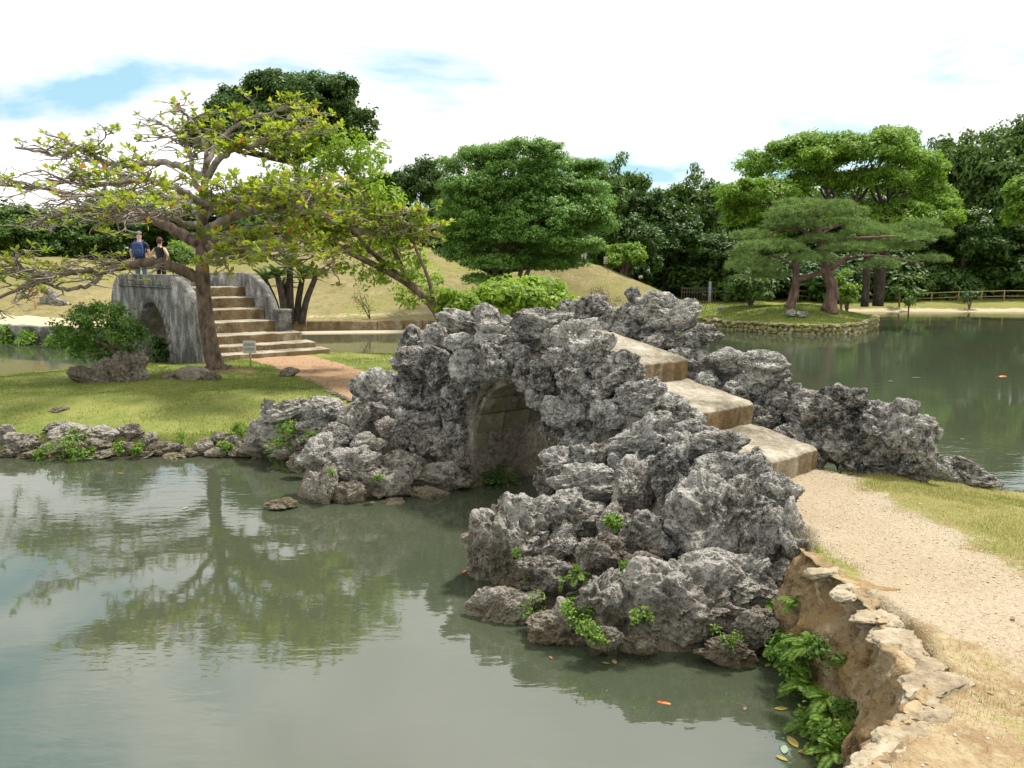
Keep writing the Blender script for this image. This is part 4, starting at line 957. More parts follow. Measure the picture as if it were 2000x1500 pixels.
def trunk_tree(e, stems, mat, name='trunk', k=8):
    m = MB()
    for P, r0, r1 in stems:
        P = smooth_path(P, 5); m.tube(P, np.linspace(r0, r1, len(P)), k)
    return m.build(name, mat, e, smooth=True)

# ------------------------------------------------------------------ background trees (shared crowns, each tree a thing)
r = np.random.default_rng(21); BGC = []
for v in range(6):
    bl = [((0, 0, 6.6), (2.6, 2.6, 2.4))]
    for k in range(9):
        a = r.uniform(0, 6.28); rd = r.uniform(1.6, 3.0); z = r.uniform(2.6, 7.8); bl.append(((math.cos(a) * rd, math.sin(a) * rd, z), np.array([1.5, 1.5, 1.15]) * r.uniform(.8, 1.3)))
    mt = (M_LDARK, M_LDARK, M_LMID, M_LMID, M_LDARK, M_LBRIGHT)[v]
    for c, q in list(bl):
        for k in range(4):
            dv = nrmz(r.normal(size=3)); dv[2] = abs(dv[2]); bl.append((np.array(c) + dv * np.array(q) * r.uniform(.95, 1.2), np.array(q) * r.uniform(.2, .42)))
    BGC.append(crown_mesh('crown', bl, .95, 30, .58, .36, .5, mt, r, low=-.6))
BGT = []
for v in range(3):
    m = MB(); m.tube(smooth_path([(0, 0, -.5), (.1, 0, 2), (-.1, .1, 4.5), (.1, 0, 7)], 4), np.linspace(.26, .08, 13), 7)
    for k in range(5):
        a = r.uniform(0, 6.28); z = r.uniform(2, 5); m.tube([(0, 0, z), (math.cos(a) * 1.2, math.sin(a) * 1.2, z + .9), (math.cos(a) * 2.2, math.sin(a) * 2.2, z + 1.6)], [.1, .06, .03], 5)
    BGT.append(m.mesh('trunk', M_BARKD, True))
def bg_tree(label, px, top, d, wpx, var, group='trees beyond the pond', name='broadleaf_tree', base=None):
    p = U(px, top, d); z0 = gz('far_bank', p[0], p[1]) if base is None else base
    H = p[2] - z0; W = wpx * d / FPX
    e = empty(name, (p[0], p[1], z0 - .1), r.uniform(0, 6.28)); tag(e, label, 'tree', group); e.scale = (W / 7.6, W / 7.6, H / 9.0)
    link('crown', BGC[var], e); link('trunk', BGT[var % 3], e); return e
for px, top, d, w, v, lab in (
    (-30, 395, 68, 190, 3, 'green tree at the extreme left border behind the hill'), (70, 400, 70, 170, 0, 'dark tree low behind the bare left branch tips'), (160, 415, 72, 160, 2, 'dim tree behind the left limbs of the sparse leaved tree'),
    (260, 395, 74, 170, 4, 'dark tree behind the upper left limbs of the sparse leaved tree'), (345, 405, 72, 150, 0, 'dark tree just left of the sparse tree trunk on the skyline'), (455, 385, 76, 170, 1, 'dark tree right of the sparse tree trunk behind the hill'), (560, 380, 77, 190, 4, 'dark tree under the tall round crown behind the hill'),
    (660, 365, 72, 170, 0, 'dark tree right below the tall round crown'), (735, 340, 70, 130, 1, 'dark tree right of the lime leaning tree top'), (812, 318, 68, 130, 4, 'dark narrow tree with skyline top left of the layered tree'), (875, 345, 66, 120, 2, 'dark tree partly hidden by the left side of the layered tree'), (950, 400, 70, 170, 0, 'dark tree hidden mostly behind the layered tree'), (1060, 390, 72, 170, 1, 'dark tree behind the right half of the layered tree'),
    (1182, 312, 66, 170, 2, 'tall dark tree rising right of the layered tree'), (1255, 372, 68, 150, 1, 'dark tree in the dip of the skyline right of centre'), (1356, 338, 70, 140, 2, 'dark tree with pointed top left of the broad spreading tree'), (1300, 395, 66, 150, 0, 'very dark tree below the skyline dip right of centre'), (1425, 400, 74, 150, 4, 'dark tree behind the left edge of the spreading tree'), (1225, 415, 62, 130, 4, 'dark tree standing over the bright round bush'), (1395, 450, 64, 130, 0, 'dark low tree left of the pine'),
    (1500, 380, 78, 170, 1, 'dark tree behind the left half of the spreading tree'), (1620, 360, 80, 190, 0, 'dark tree behind the middle of the spreading tree'), (1740, 350, 80, 190, 4, 'dark tree behind the right half of the spreading tree'), (1815, 292, 76, 120, 2, 'green tree at the right shoulder of the spreading tree'), (1872, 275, 74, 140, 3, 'tall green tree right of the spreading tree'), (1945, 240, 74, 190, 3, 'tallest green tree near the right border'), (2030, 260, 72, 200, 2, 'tall tree cut by the right border'),
    (1890, 400, 68, 150, 0, 'very dark tree over the bamboo fence'), (1985, 420, 70, 170, 1, 'very dark tree at the right border over the bamboo fence'), (1800, 440, 70, 150, 4, 'dark tree in shade right of the pine'), (1690, 440, 76, 150, 0, 'dark tree in shade between spreading tree trunks and pine'), (2090, 330, 70, 200, 3, 'green tree just past the right border'), (-120, 400, 66, 200, 0, 'dark tree just past the left border')):
    bg_tree(lab, px, top, d, w, v)
# understorey bushes closing the wood below the crowns
r = np.random.default_rng(22); BUSH = []
for v in range(3):
    bl = [((r.uniform(-1, 1), r.uniform(-1, 1), r.uniform(.6, 1.8)), np.array([1.2, 1.2, .9]) * r.uniform(.8, 1.2)) for k in range(6)]
    BUSH.append(crown_mesh('foliage', bl, 1.6, 30, .5, .32, .45, (M_LDARK, M_LDARK, M_LMID)[v], r, low=-.7))
m = MB()
for a in (0, 2.1, 4.2): m.tube([(0, 0, -.3), (.2 * math.cos(a), .2 * math.sin(a), .6), (.5 * math.cos(a), .5 * math.sin(a), 1.6)], [.06, .05, .03], 6)
BSTEM = m.mesh('stem', M_BARKD, True)
for k in range(38):
    px = -60 + k * 57 + r.uniform(-20, 20); d = 67 + r.uniform(-2, 6) if px > 1230 else 74 + r.uniform(-3, 4)
    p = U(px, 560, d); z0 = gz('far_bank', p[0], p[1]); s = r.uniform(1.0, 1.55)
    e = empty('understorey_bush', (p[0], p[1], z0 - .1), r.uniform(0, 6.28)); e.scale = (s * 1.2, s * 1.2, s)
    tag(e, 'dark leafy bush in the shade under the background trees', 'bush', 'bushes under the background trees'); link('foliage', BUSH[k % 3], e); link('stem', BSTEM, e)
# the wood that goes on behind, one mass
r = np.random.default_rng(23)
bl = [((x, r.uniform(88, 100), r.uniform(1.5, 9)), np.array([4.5, 3, 3.5]) * r.uniform(.8, 1.3)) for x in np.arange(-110, 150, 2.9)]
tag(link('woods', crown_mesh('woods', bl, .36, 12, 1.2, .9, .55, M_LDARK, r, low=-.9)), 'dark mass of woodland behind the single trees', None, None, 'stuff')

# tall round dark tree
r = np.random.default_rng(31)
def pxblobs(lst, d, r, dj=2.0, deep=1.0):
    out = []
    for x, y, rx, ry in lst:
        dd = d + r.uniform(-dj, dj); s = dd / FPX; out.append((U(x, y, dd), np.array([rx * s, rx * s * deep, ry * s])))
    return out
def ragged(blobs, r, n, lo=.18, hi=.4):           # small lobes round the big ones break up the outline
    out = list(blobs)
    for c, q in blobs:
        for k in range(n):
            dv = nrmz(r.normal(size=3)); dv[2] = abs(dv[2]) * .8 if r.uniform() < .75 else dv[2]; out.append((c + dv * q * r.uniform(.95, 1.2), q * r.uniform(lo, hi) + .05))
    return out
def feature(name, label, base, blobs, crown_args, mat, stems, bark, cat='tree', foliage='crown', r=None, **kw):
    if cat == 'tree': blobs = ragged(blobs, r, 4)
    e = empty(name, base); tag(e, label, cat)
    b = np.asarray(base); me = crown_mesh(foliage, [(c - b, q) for c, q in blobs], *crown_args, mat, r, **kw); link(foliage, me, e)
    if stems: trunk_tree(e, [([np.asarray(p) - b for p in P], a, c) for P, a, c in stems], bark)
    return e
def branches(root, blobs, r0, r1, sag=0.3):
    out = []
    for c, q in blobs:
        root_ = np.asarray(root); m_ = root_ * .45 + c * .55 + np.array([0, 0, -sag * abs(c[2] - root_[2]) * .5]); out.append(([root_, m_, c - [0, 0, q[2] * .3]], r0, r1))
    return out
d = 66; bl = pxblobs([(560, 205, 75, 50), (615, 195, 70, 42), (650, 220, 45, 38), (500, 230, 70, 38), (455, 215, 40, 30), (700, 245, 38, 32), (560, 250, 90, 40), (430, 262, 60, 24), (640, 260, 70, 30), (400, 270, 40, 22), (590, 170, 50, 20), (480, 190, 40, 14)], d, r)
bp = U(585, 440, d); feature('round_tree', 'tall dark tree with wide round crown rising behind the sparse tree', (bp[0], bp[1], 4.2), bl, (2.2, 36, .55, .32, .5), M_LDARK, [([(bp[0], bp[1], 3.5), U(585, 380, d), U(575, 300, d), U(570, 230, d)], .42, .15)] + branches(U(580, 320, d), bl, .2, .05), M_BARKD, r=r, low=-.75)
# broad spreading bright tree
r = np.random.default_rng(32); d = 57
bl = pxblobs([(1490, 385, 75, 34), (1540, 330, 85, 34), (1610, 300, 85, 30), (1700, 300, 75, 34), (1735, 280, 55, 26), (1780, 330, 65, 36), (1815, 390, 48, 40), (1700, 360, 80, 30), (1600, 360, 80, 26), (1460, 430, 56, 26), (1530, 440, 64, 24), (1800, 440, 55, 36), (1735, 430, 75, 30), (1650, 420, 70, 22), (1440, 400, 36, 20), (1835, 420, 30, 30), (1580, 280, 40, 18), (1500, 480, 50, 24)], d, r, 3.0)
ta, tb2 = U(1690, 572, d), U(1716, 572, d + 1)
st = [([(ta[0], ta[1], .5), U(1693, 520, d), U(1690, 470, d), U(1640, 420, d)], .3, .2), ([(tb2[0], tb2[1], .5), U(1722, 520, d + 1), U(1735, 470, d + 1), U(1740, 420, d + 1)], .42, .25)]
st += branches(U(1650, 425, d), bl[:5] + bl[8:11] + bl[14:], .17, .04) + branches(U(1738, 430, d + 1), bl[3:8] + bl[11:14] + bl[15:16], .2, .05)
feature('spreading_tree', 'broad bright green spreading tree with forked trunks behind the pine', (ta[0], ta[1], .6), bl, (2.3, 30, .5, .26, .5), M_LBRIGHT, st, M_BARKD, r=r, flat=.6, low=-.25)
# layered dark-green tree in the middle
r = np.random.default_rng(33); d = 45
bl = pxblobs([(1000, 302, 100, 16), (925, 325, 62, 18), (1085, 330, 70, 18), (955, 362, 92, 20), (1060, 368, 96, 20), (1140, 372, 50, 16), (900, 402, 56, 20), (990, 412, 92, 20), (1105, 420, 84, 20), (1162, 440, 42, 18), (915, 452, 66, 18), (1020, 462, 88, 18), (1118, 480, 66, 16), (900, 494, 44, 14), (965, 512, 66, 16), (1065, 516, 66, 14), (1130, 330, 18, 8), (945, 545, 44, 8), (960, 300, 50, 14), (1030, 430, 130, 60), (1010, 350, 80, 40), (940, 380, 60, 30), (1090, 400, 80, 40), (960, 440, 70, 30), (1060, 490, 70, 24), (920, 475, 50, 20), (1150, 410, 44, 30), (870, 430, 24, 12), (1180, 425, 20, 12)], d, r, 1.6)
tb3 = U(985, 562, d); z0 = gz('far_bank', tb3[0], tb3[1]); ro = U(1000, 530, d)
st = []
for x, tx in ((975, 940), (985, 985), (992, 1010), (1003, 1060), (1008, 1100)):
    b0 = U(x, 562, d); st.append(([(b0[0], b0[1], z0 - .3), U(x * .7 + tx * .3, 520, d), U(tx, 430, d), U(tx * 1.0, 350, d)], .16, .04))
st += branches(U(1000, 490, d), bl[:17], .07, .02)
feature('layered_tree', 'dense green tree with flat layered foliage standing on the hill slope', (tb3[0], tb3[1], z0), bl, (5.2, 34, .36, .17, .42), M_LMAPLE, st, M_BARK, r=r, flat=.5, low=-.7, up=.7)
# bright bushes
def bush(name, label, x, y, rx, ry, d, mat, land_name, r, ll=.2, n=7, dens=5, base_y=None, stem=True, rc=.3, base_x=None):
    s = d / FPX; bl = []
    for k in range(n):
        a = r.uniform(0, 6.28); q = math.sqrt(r.uniform(0, 1)) * .62; bl.append((U(x + math.cos(a) * q * rx, y + math.sin(a) * q * ry, d + r.uniform(-.5, .5) * rx * s), np.array([rx * .48, rx * .48, ry * .45]) * s))
    p = U(base_x or x, base_y or (y + ry), d); z0 = gz(land_name, p[0], p[1])
    st = [([(p[0], p[1], z0 - .1), (p[0] * .5 + c[0] * .5, p[1] * .5 + c[1] * .5, z0 * .4 + c[2] * .6 - .05), c], .05, .015) for c, q in bl] if stem else None
    return feature(name, label, (p[0], p[1], z0), bl, (dens, 26, rc, ll, .5), mat, st, M_BARK, 'bush', 'foliage', r=r, low=-.6)
r = np.random.default_rng(34)
bush('round_bush', 'bright green round bush on the hill top right of the layered tree', 1218, 500, 40, 28, 52, M_LBRIGHT, 'far_bank', r, .24)
bush('round_bush', 'bright green bush just right of the pine trunks', 1655, 572, 28, 20, 47, M_LBRIGHT, 'pine_islet', r, .2)
bush('tall_bush', 'narrow bright green bush standing between pine trunk and fence', 1645, 545, 14, 24, 48, M_LBRIGHT, 'pine_islet', r, .2, 4)
bush('shore_bush', 'dark round dense bush on the far bank in front of the fence', 1894, 579, 16, 9, 61, M_LDARK, 'far_bank', r, .2, 5)
bush('shore_bush', 'small clipped green bush at the far water edge', 1775, 589, 14, 7, 60, M_LMID, 'far_bank', r, .2, 5)
bush('shore_bush', 'small upright green bush beside the far bamboo fence', 1758, 568, 13, 11, 61, M_LMID, 'far_bank', r, .2, 5)
bush('fern_bush', 'big feathery green clump left of the pine trunks', 1465, 565, 50, 26, 46, M_LMID, 'pine_islet', r, .3, 9)
bush('lime_bush', 'bright lime green leafy bush behind the crest of the rock bridge', 1045, 588, 120, 46, 19.5, M_LLIME, 'lawn_islet', r, .15, 16, 9, 700, True, .24)
bush('lime_bush', 'lime green foliage at the foot of the leaning tree', 885, 596, 46, 36, 18.6, M_LLIME, 'lawn_islet', r, .14, 7, 16, 700, True, .18)
bush('hill_shrub', 'dark green shrubs behind the people on the bridge', 345, 500, 36, 22, 46, M_LMID, 'far_bank', r, .2, 6)
bush('hill_shrub', 'bright green clipped shrub behind the person in black', 352, 480, 22, 12, 47, M_LBRIGHT, 'far_bank', r, .18, 5)
bush('pale_tree', 'pale green drooping tree at the right border', 1990, 395, 46, 54, 58, M_LBRIGHT, 'far_bank', r, .25, 10, 4, 575, base_x=2090)
bush('vault_creeper', 'dark green plants hanging inside the far bridge arch', 310, 680, 26, 28, 26.6, M_LDARK, 'lawn_islet', r, .14, 6, 12, 712, False, .16)

# pine on its islet
r = np.random.default_rng(35); d = 43; pads = [(1592, 418, 100, 22), (1545, 440, 60, 14), (1650, 440, 62, 16), (1470, 462, 46, 12), (1505, 486, 72, 16), (1665, 488, 62, 14), (1612, 470, 60, 12), (1752, 455, 74, 16), (1735, 484, 66, 14), (1815, 508, 42, 9), (1832, 458, 28, 9), (1470, 522, 56, 24), (1450, 500, 30, 16), (1780, 470, 50, 14), (1585, 508, 50, 12), (1720, 520, 40, 14), (1690, 455, 50, 14), (1500, 540, 44, 14), (1560, 400, 50, 10), (1625, 402, 45, 10), (1800, 440, 36, 10)]
bl = pxblobs(pads, d, r, 1.8, .8)
P, N, T = clumps(bl, 16, 1, .1, r, low=-.25, shell=(.55, 1.0)); nt = 19
D = nrmz(r.normal(size=(len(P), nt, 3)) * [1, 1, .7] + np.array([0, 0, .75])); PP = np.repeat(P, nt, 0); D = D.reshape(-1, 3); Ln = .24 * r.uniform(.7, 1.2, len(PP))
S_ = nrmz(np.cross(D, r.normal(size=D.shape))) * .014
V = np.stack([PP - S_, PP + S_, PP + D * Ln[:, None]], 1).reshape(-1, 3); F = np.arange(len(V)).reshape(-1, 3)
lb, rb = U(1545, 596, d), U(1621, 602, d - .5); zl, zr = gz('pine_islet', lb[0], lb[1]), gz('pine_islet', rb[0], rb[1])
pine = empty('pine_tree', (rb[0], rb[1], zr)); tag(pine, 'old spreading pine with layered needle pads on the walled islet', 'tree')
link('crown', mesh_np('crown', V - np.array(pine.location), F, M_NEEDLE, {'tint': np.repeat(np.repeat(T, nt), 3)}), pine)
b = np.array(pine.location)
def pst(L_): return [(np.array([U(x, y, d + k) for x, y, k in P]) - b, a, c) for P, a, c in L_]
trunk_tree(pine, pst([([(1624, 612, -.5), (1621, 595, -.5), (1626, 565, -.4), (1614, 530, -.2), (1607, 490, 0), (1598, 450, 0), (1585, 425, 0)], .42, .12), ([(1612, 607, -.5), (1621, 590, -.5)], .3, .3), ([(1608, 500, 0), (1640, 470, -.3), (1690, 465, -.5), (1750, 462, -.8), (1790, 470, -1)], .13, .04), ([(1604, 480, 0), (1570, 450, .5), (1530, 448, .8), (1480, 470, 1)], .12, .03), ([(1600, 460, 0), (1640, 440, .6), (1680, 460, 1)], .1, .03), ([(1620, 530, -.3), (1660, 505, -.6), (1720, 500, -.8), (1800, 514, -1)], .1, .03)]), M_BARKR)
pine2 = empty('pine_tree', (lb[0], lb[1], zl)); tag(pine2, 'slimmer reddish pine trunk leaning beside the old spreading pine', 'tree'); b = np.array(pine2.location)
trunk_tree(pine2, pst([([(1540, 602, 0), (1546, 590, 0), (1553, 560, 0), (1555, 530, 0), (1552, 500, 0), (1560, 470, .2)], .3, .1), ([(1552, 548, 0), (1580, 540, -.4), (1610, 528, -.8), (1650, 505, -1), (1668, 492, -1)], .16, .06), ([(1552, 520, 0), (1510, 500, .3), (1470, 515, .5)], .08, .03)]), M_BARKR)

# ------------------------------------------------------------------ sparse broad-leaved tree on the lawn
r = np.random.default_rng(41); DT = float(TREE_B[1])
alm = empty('sparse_tree', (TREE_B[0], TREE_B[1], .5)); tag(alm, 'sparse tree with twisted grey limbs and yellow green leaf rosettes on the lawn', 'tree'); b = np.array(alm.location)
def T_(P): return np.array([U(x, y, DT + k) for x, y, k in P]) - b
trk = smooth_path(T_([(428, 742, 0), (424, 722, 0), (414, 690, 0), (405, 640, 0), (399, 590, 0), (396, 540, 0), (394, 480, 0), (396, 420, 0), (399, 370, 0), (402, 320, .1), (405, 285, .2)]), 5)
rad = np.interp(np.linspace(0, 1, len(trk)), [0, .05, .12, .3, .5, .7, .85, 1], [.37, .265, .22, .19, .165, .12, .075, .035])
m = MB(); m.tube(trk, rad, 14)
for a in range(6):                                     # buttress roots
    an = a * 1.05 + .3; m.tube([trk[1] + np.array([math.cos(an) * .2, math.sin(an) * .2, .25]), trk[1] + np.array([math.cos(an) * .42, math.sin(an) * .42, .03]), trk[1] + np.array([math.cos(an) * .7, math.sin(an) * .7, -.14])], [.13, .1, .05], 6)
me = m.mesh('trunk', M_BARK, True); link('trunk', me, alm)
limbs = [
 ([(398, 548, 0), (352, 527, -.3), (300, 512, -.8), (255, 518, -1.2), (200, 528, -1.6), (140, 532, -2), (60, 556, -2.3), (-20, 590, -2.6)], .15),
 ([(392, 478, 0), (340, 450, .3), (290, 425, .6), (240, 405, .8), (200, 402, 1), (120, 420, 1.2), (50, 440, 1.4)], .15),
 ([(400, 350, 0), (370, 333, -.1), (330, 318, -.3), (260, 322, -.6), (200, 315, -.8), (165, 292, -1), (110, 300, -1.2), (30, 288, -1.4)], .1),
 ([(400, 455, 0), (460, 420, -.3), (510, 408, -.5), (580, 413, -.8), (640, 420, -1), (700, 450, -1.2), (760, 460, -1.4), (810, 440, -1.5)], .14),
 ([(400, 485, 0), (450, 456, .5), (530, 446, .8), (600, 465, 1), (680, 480, 1.2), (745, 500, 1.4)], .11),
 ([(398, 385, 0), (376, 345, .3), (372, 300, .5), (345, 262, .7), (312, 238, .9)], .08),
 ([(402, 350, 0), (440, 300, -.5), (500, 282, -.8), (560, 262, -1), (620, 238, -1.2)], .09),
 ([(398, 425, 0), (425, 392, .4), (470, 368, .8), (545, 366, 1.2), (625, 370, 1.5), (690, 392, 1.8)], .1),
 ([(403, 320, 0), (430, 272, .3), (468, 242, .5), (520, 222, .6), (585, 205, .8)], .07),
 ([(396, 505, 0), (430, 492, -1.2), (470, 486, -2.4), (540, 500, -3.4)], .1),
 ([(398, 430, 0), (370, 402, 1.5), (330, 388, 3.0), (270, 380, 4.0)], .1),
 ([(396, 445, 0), (350, 432, -1.5), (290, 418, -2.8), (220, 424, -3.8)], .09),
 ([(398, 400, 0), (450, 390, -1.4), (530, 385, -2.6), (610, 395, -3.4)], .09),
 ([(398, 400, 0), (340, 365, -1.0), (270, 352, -2.0), (180, 360, -2.8), (90, 350, -3.4)], .09),
 ([(403, 310, .1), (395, 270, .2), (370, 232, .3), (350, 215, .4)], .05),
 ([(240, 405, .8), (212, 382, .6), (150, 380, .4), (80, 368, .2), (0, 362, 0)], .07),
 ([(200, 528, -1.6), (188, 548, -1.7), (145, 566, -1.9), (100, 556, -2), (60, 530, -2.1), (10, 510, -2.2)], .05),
 ([(640, 420, -1), (690, 410, -1.2), (740, 420, -1.5), (790, 405, -1.6)], .05),
 ([(510, 408, -.5), (540, 440, -1), (600, 460, -1.5), (650, 500, -1.8), (640, 520, -2)], .05)]
tw = MB(); tips = []
def twig(p, dvec, length, r0, level):
    n = max(4, int(length / .16)); P = [p]; dv = dvec / np.linalg.norm(dvec)
    for i in range(n):
        dv = dv + r.normal(0, .30, 3) * [1, 1, .65] + np.array([0, 0, .10 if i > n * .5 else -.02]); dv /= np.linalg.norm(dv)
        if abs(dv[2]) > .55: dv[2] *= .6
        P.append(P[-1] + dv * length / n)
    P = np.array(P); tw.tube(P, np.linspace(r0, max(.008, r0 * .4), len(P)), 4)
    if level > 0:
        for q in range(int(r.integers(2, 5))):
            i = int(r.uniform(.25, 1) * (len(P) - 1)); o = nrmz(r.normal(size=3) * [1, 1, .45] + dv * .9)
            twig(P[i], o, length * r.uniform(.38, .65), r0 * .6, level - 1)
    else: tips.append((P[-1], dv))
    if level > 0: tips.append((P[-1], dv))
for L_, r0 in limbs:
    P = smooth_path(T_(L_), 7); P[1:-1] += r.normal(0, .018, P[1:-1].shape); mm = MB(); mm.tube(P, np.linspace(r0, .026, len(P)), 9); link('limb', mm.mesh('limb', M_BARKG if r0 < .145 else M_BARK, True), alm)
    ln = np.linalg.norm(np.diff(P, axis=0), axis=1).sum(); k = int(ln * 6.5)
    for q in range(k):
        f = r.uniform(.18, 1) ** .8; i = min(len(P) - 2, int(f * (len(P) - 1))); ta_ = nrmz(P[i + 1] - P[i]); o = nrmz(r.normal(size=3) * [1, 1, .5] + ta_ * 1.1 + np.array([0, 0, .18]))
        twig(P[i], o, r.uniform(.45, 1.25), .022, 1 if r.uniform() < .6 else 2)
tag(tw.build('twigs', M_BARKG, alm, smooth=True), kind='stuff')
TP = np.array([p for p, q in tips]); TD = np.array([q for p, q in tips])
frac = np.clip(.42 + .58 * sstep(-2.0, 1.6, TP[:, 0]) - .55 * sstep(2.2, 4.0, -TP[:, 0]) * (TP[:, 2] > 3.0) - .45 * (TP[:, 2] < 2.35) * (TP[:, 0] < -1), .1, 1)
WPt = TP + b - CAMP; fw = WPt[:, 1] * math.cos(PITCH) - WPt[:, 2] * math.sin(PITCH); upc = WPt[:, 1] * math.sin(PITCH) + WPt[:, 2] * math.cos(PITCH)
px_ = 1000 + FPX * WPt[:, 0] / fw; py_ = 750 - FPX * upc / fw
frac = np.where((px_ > 225) & (px_ < 380) & (py_ > 410) & (py_ < 545), frac * .05, frac)   # bare twigs round the lower left limb
keep = r.uniform(size=len(TP)) < frac; TP, TD = TP[keep], TD[keep]; nl = 8
D = nrmz(r.normal(size=(len(TP), nl, 3)) * [1, 1, .55] + TD[:, None] * .5 + [0, 0, .45]); P = np.repeat(TP, nl, 0); D = D.reshape(-1, 3)
N = nrmz(np.cross(np.cross(D, [0, 0, 1.0]), D) + r.normal(0, .25, D.shape)); Ln = r.uniform(.09, .2, len(P)); tt = np.clip(np.repeat(r.uniform(0, .86, len(TP)), nl) + r.uniform(-.25, .24, len(P)), 0, 1)
link('leaves', leaf_mesh('leaves', P, D, N, Ln, Ln * .46, tt, M_LALM, .1, .64), alm)
print('tips', len(tips), 'leaves', len(P))

# ------------------------------------------------------------------ leaning lime-leaved tree
r = np.random.default_rng(42); d = 18.8; lb = U(905, 680, d); z0 = gz('lawn_islet', lb[0], lb[1])
lean = empty('leaning_tree', (lb[0], lb[1], z0)); tag(lean, 'lime leaved tree leaning far over to the left behind the rock bridge', 'tree'); b = np.array(lean.location)
def LT(P): return np.array([U(x, y, d + k) for x, y, k in P]) - b
st = [(LT([(915, 700, 0), (880, 640, 0), (850, 600, 0), (800, 556, .1), (750, 527, .2), (690, 497, .3), (620, 463, .4), (560, 432, .5)]), .13, .04), (LT([(905, 690, .2), (870, 640, .2), (838, 592, .3), (790, 545, .4), (740, 505, .5), (700, 460, .6), (690, 400, .7), (680, 330, .8)]), .1, .03), (LT([(800, 556, .1), (770, 490, .3), (740, 430, .5), (700, 360, .6), (650, 300, .7), (600, 270, .8)]), .07, .02),
      (LT([(850, 600, 0), (835, 540, -.2), (810, 480, -.4), (790, 400, -.5)]), .05, .02), (LT([(740, 505, .5), (680, 440, .9), (620, 380, 1.2), (570, 330, 1.4)]), .05, .02)]
trunk_tree(lean, st, M_BARK)
bl = pxblobs([(690, 290, 46, 34), (640, 280, 46, 30), (720, 340, 46, 34), (660, 340, 52, 34), (745, 395, 46, 34), (700, 420, 50, 30), (620, 320, 40, 28), (770, 455, 40, 30), (740, 470, 44, 26), (800, 500, 36, 28), (770, 530, 46, 26), (830, 545, 36, 26), (720, 545, 26, 18), (795, 570, 34, 18), (850, 580, 34, 24), (580, 280, 36, 26), (600, 380, 44, 26), (820, 430, 26, 18), (640, 430, 44, 24), (690, 520, 26, 12), (550, 350, 36, 24), (740, 300, 26, 22), (800, 590, 20, 10)], d + .4, r, .9)
link('crown', crown_mesh('crown', [(c - b, q) for c, q in bl], 9, 18, .2, .13, .42, M_LLIME, r, low=-.8, flat=.8), lean)

# ------------------------------------------------------------------ small tree on the boulders
r = np.random.default_rng(43); d = 18.2; sb = U(238, 720, d)
sh = empty('small_tree', (sb[0], sb[1], .75)); tag(sh, 'small round leaved tree growing out of the brown boulders on the lawn', 'tree'); b = np.array(sh.location)
bl = pxblobs([(200, 620, 56, 26), (150, 640, 44, 28), (240, 640, 42, 30), (190, 660, 56, 26), (140, 668, 32, 20), (255, 668, 30, 22), (180, 690, 40, 16), (215, 605, 36, 16), (265, 650, 22, 24), (230, 690, 26, 12), (125, 650, 24, 20), (175, 605, 30, 12)], d, r, .5)
link('crown', crown_mesh('crown', [(c - b, q) for c, q in bl], 15, 20, .16, .085, .5, M_LSHRUB, r, low=-.7), sh)
rt = U(218, 680, d) - b
trunk_tree(sh, [([np.array([0, 0, -.3]), U(228, 700, d) - b, rt], .05, .04)] + [(P, .03, .01) for P, a_, c_ in [( [rt, (rt + c - b) / 2, c - b], 0, 0) for c, q in bl]], M_BARK)

# ------------------------------------------------------------------ cycads
r = np.random.default_rng(44)
def frond_arrays(base, dirv, length, droop, n, leaf, wl, r, vee=.35):
    dirv = nrmz(np.asarray(dirv, float)); t_ = np.linspace(0, 1, n); Pc = base + dirv * length * t_[:, None] + np.array([0, 0, -1.0]) * droop * length * (t_ ** 2)[:, None]
    tg = nrmz(np.gradient(Pc, axis=0)); sd = nrmz(np.cross(tg, [0, 0, 1.0])); up_ = np.cross(sd, tg); prof = np.sin(np.clip(t_ * .93 + .07, 0, 1) * math.pi) ** .6; out = []
    for s in (-1, 1):
        D = nrmz(sd * s + tg * .55 + up_ * vee); out.append((Pc, D, up_, leaf * prof + .01))
    return Pc, out
def plume(name_leaf, e, heads, mat, wl, stem_mat=None):
    PP, DD, NN, LL = [], [], [], []; m = MB()
    for Pc, parts in heads:
        m.tube(Pc, np.linspace(wl * .6, wl * .2, len(Pc)), 4, False)
        for a, b_, c_, l_ in parts: PP.append(a); DD.append(b_); NN.append(c_); LL.append(l_)
    PP, DD, NN, LL = map(np.concatenate, (PP, DD, NN, LL)); W = np.full(len(PP), wl)
    V, F = leaf_arrays(PP, DD, NN, LL, np.minimum(W, LL * .5), .05, .4)
    return link(name_leaf, mesh_np(name_leaf, np.concatenate([V, np.concatenate(m.V)]), [F, np.concatenate(m.F[4]) + len(V)], mat, {'tint': np.concatenate([np.repeat(r.uniform(0, 1, len(PP)), 4), np.full(m.n, .3)])}), e)
cy = empty('cycad_clump', U(568, 598, 39)); cy.location.z = gz('far_bank', cy.location.x, cy.location.y); tag(cy, 'clump of thick trunked cycads with stiff fronds right of the arched bridge', 'cycad'); b = np.array(cy.location)
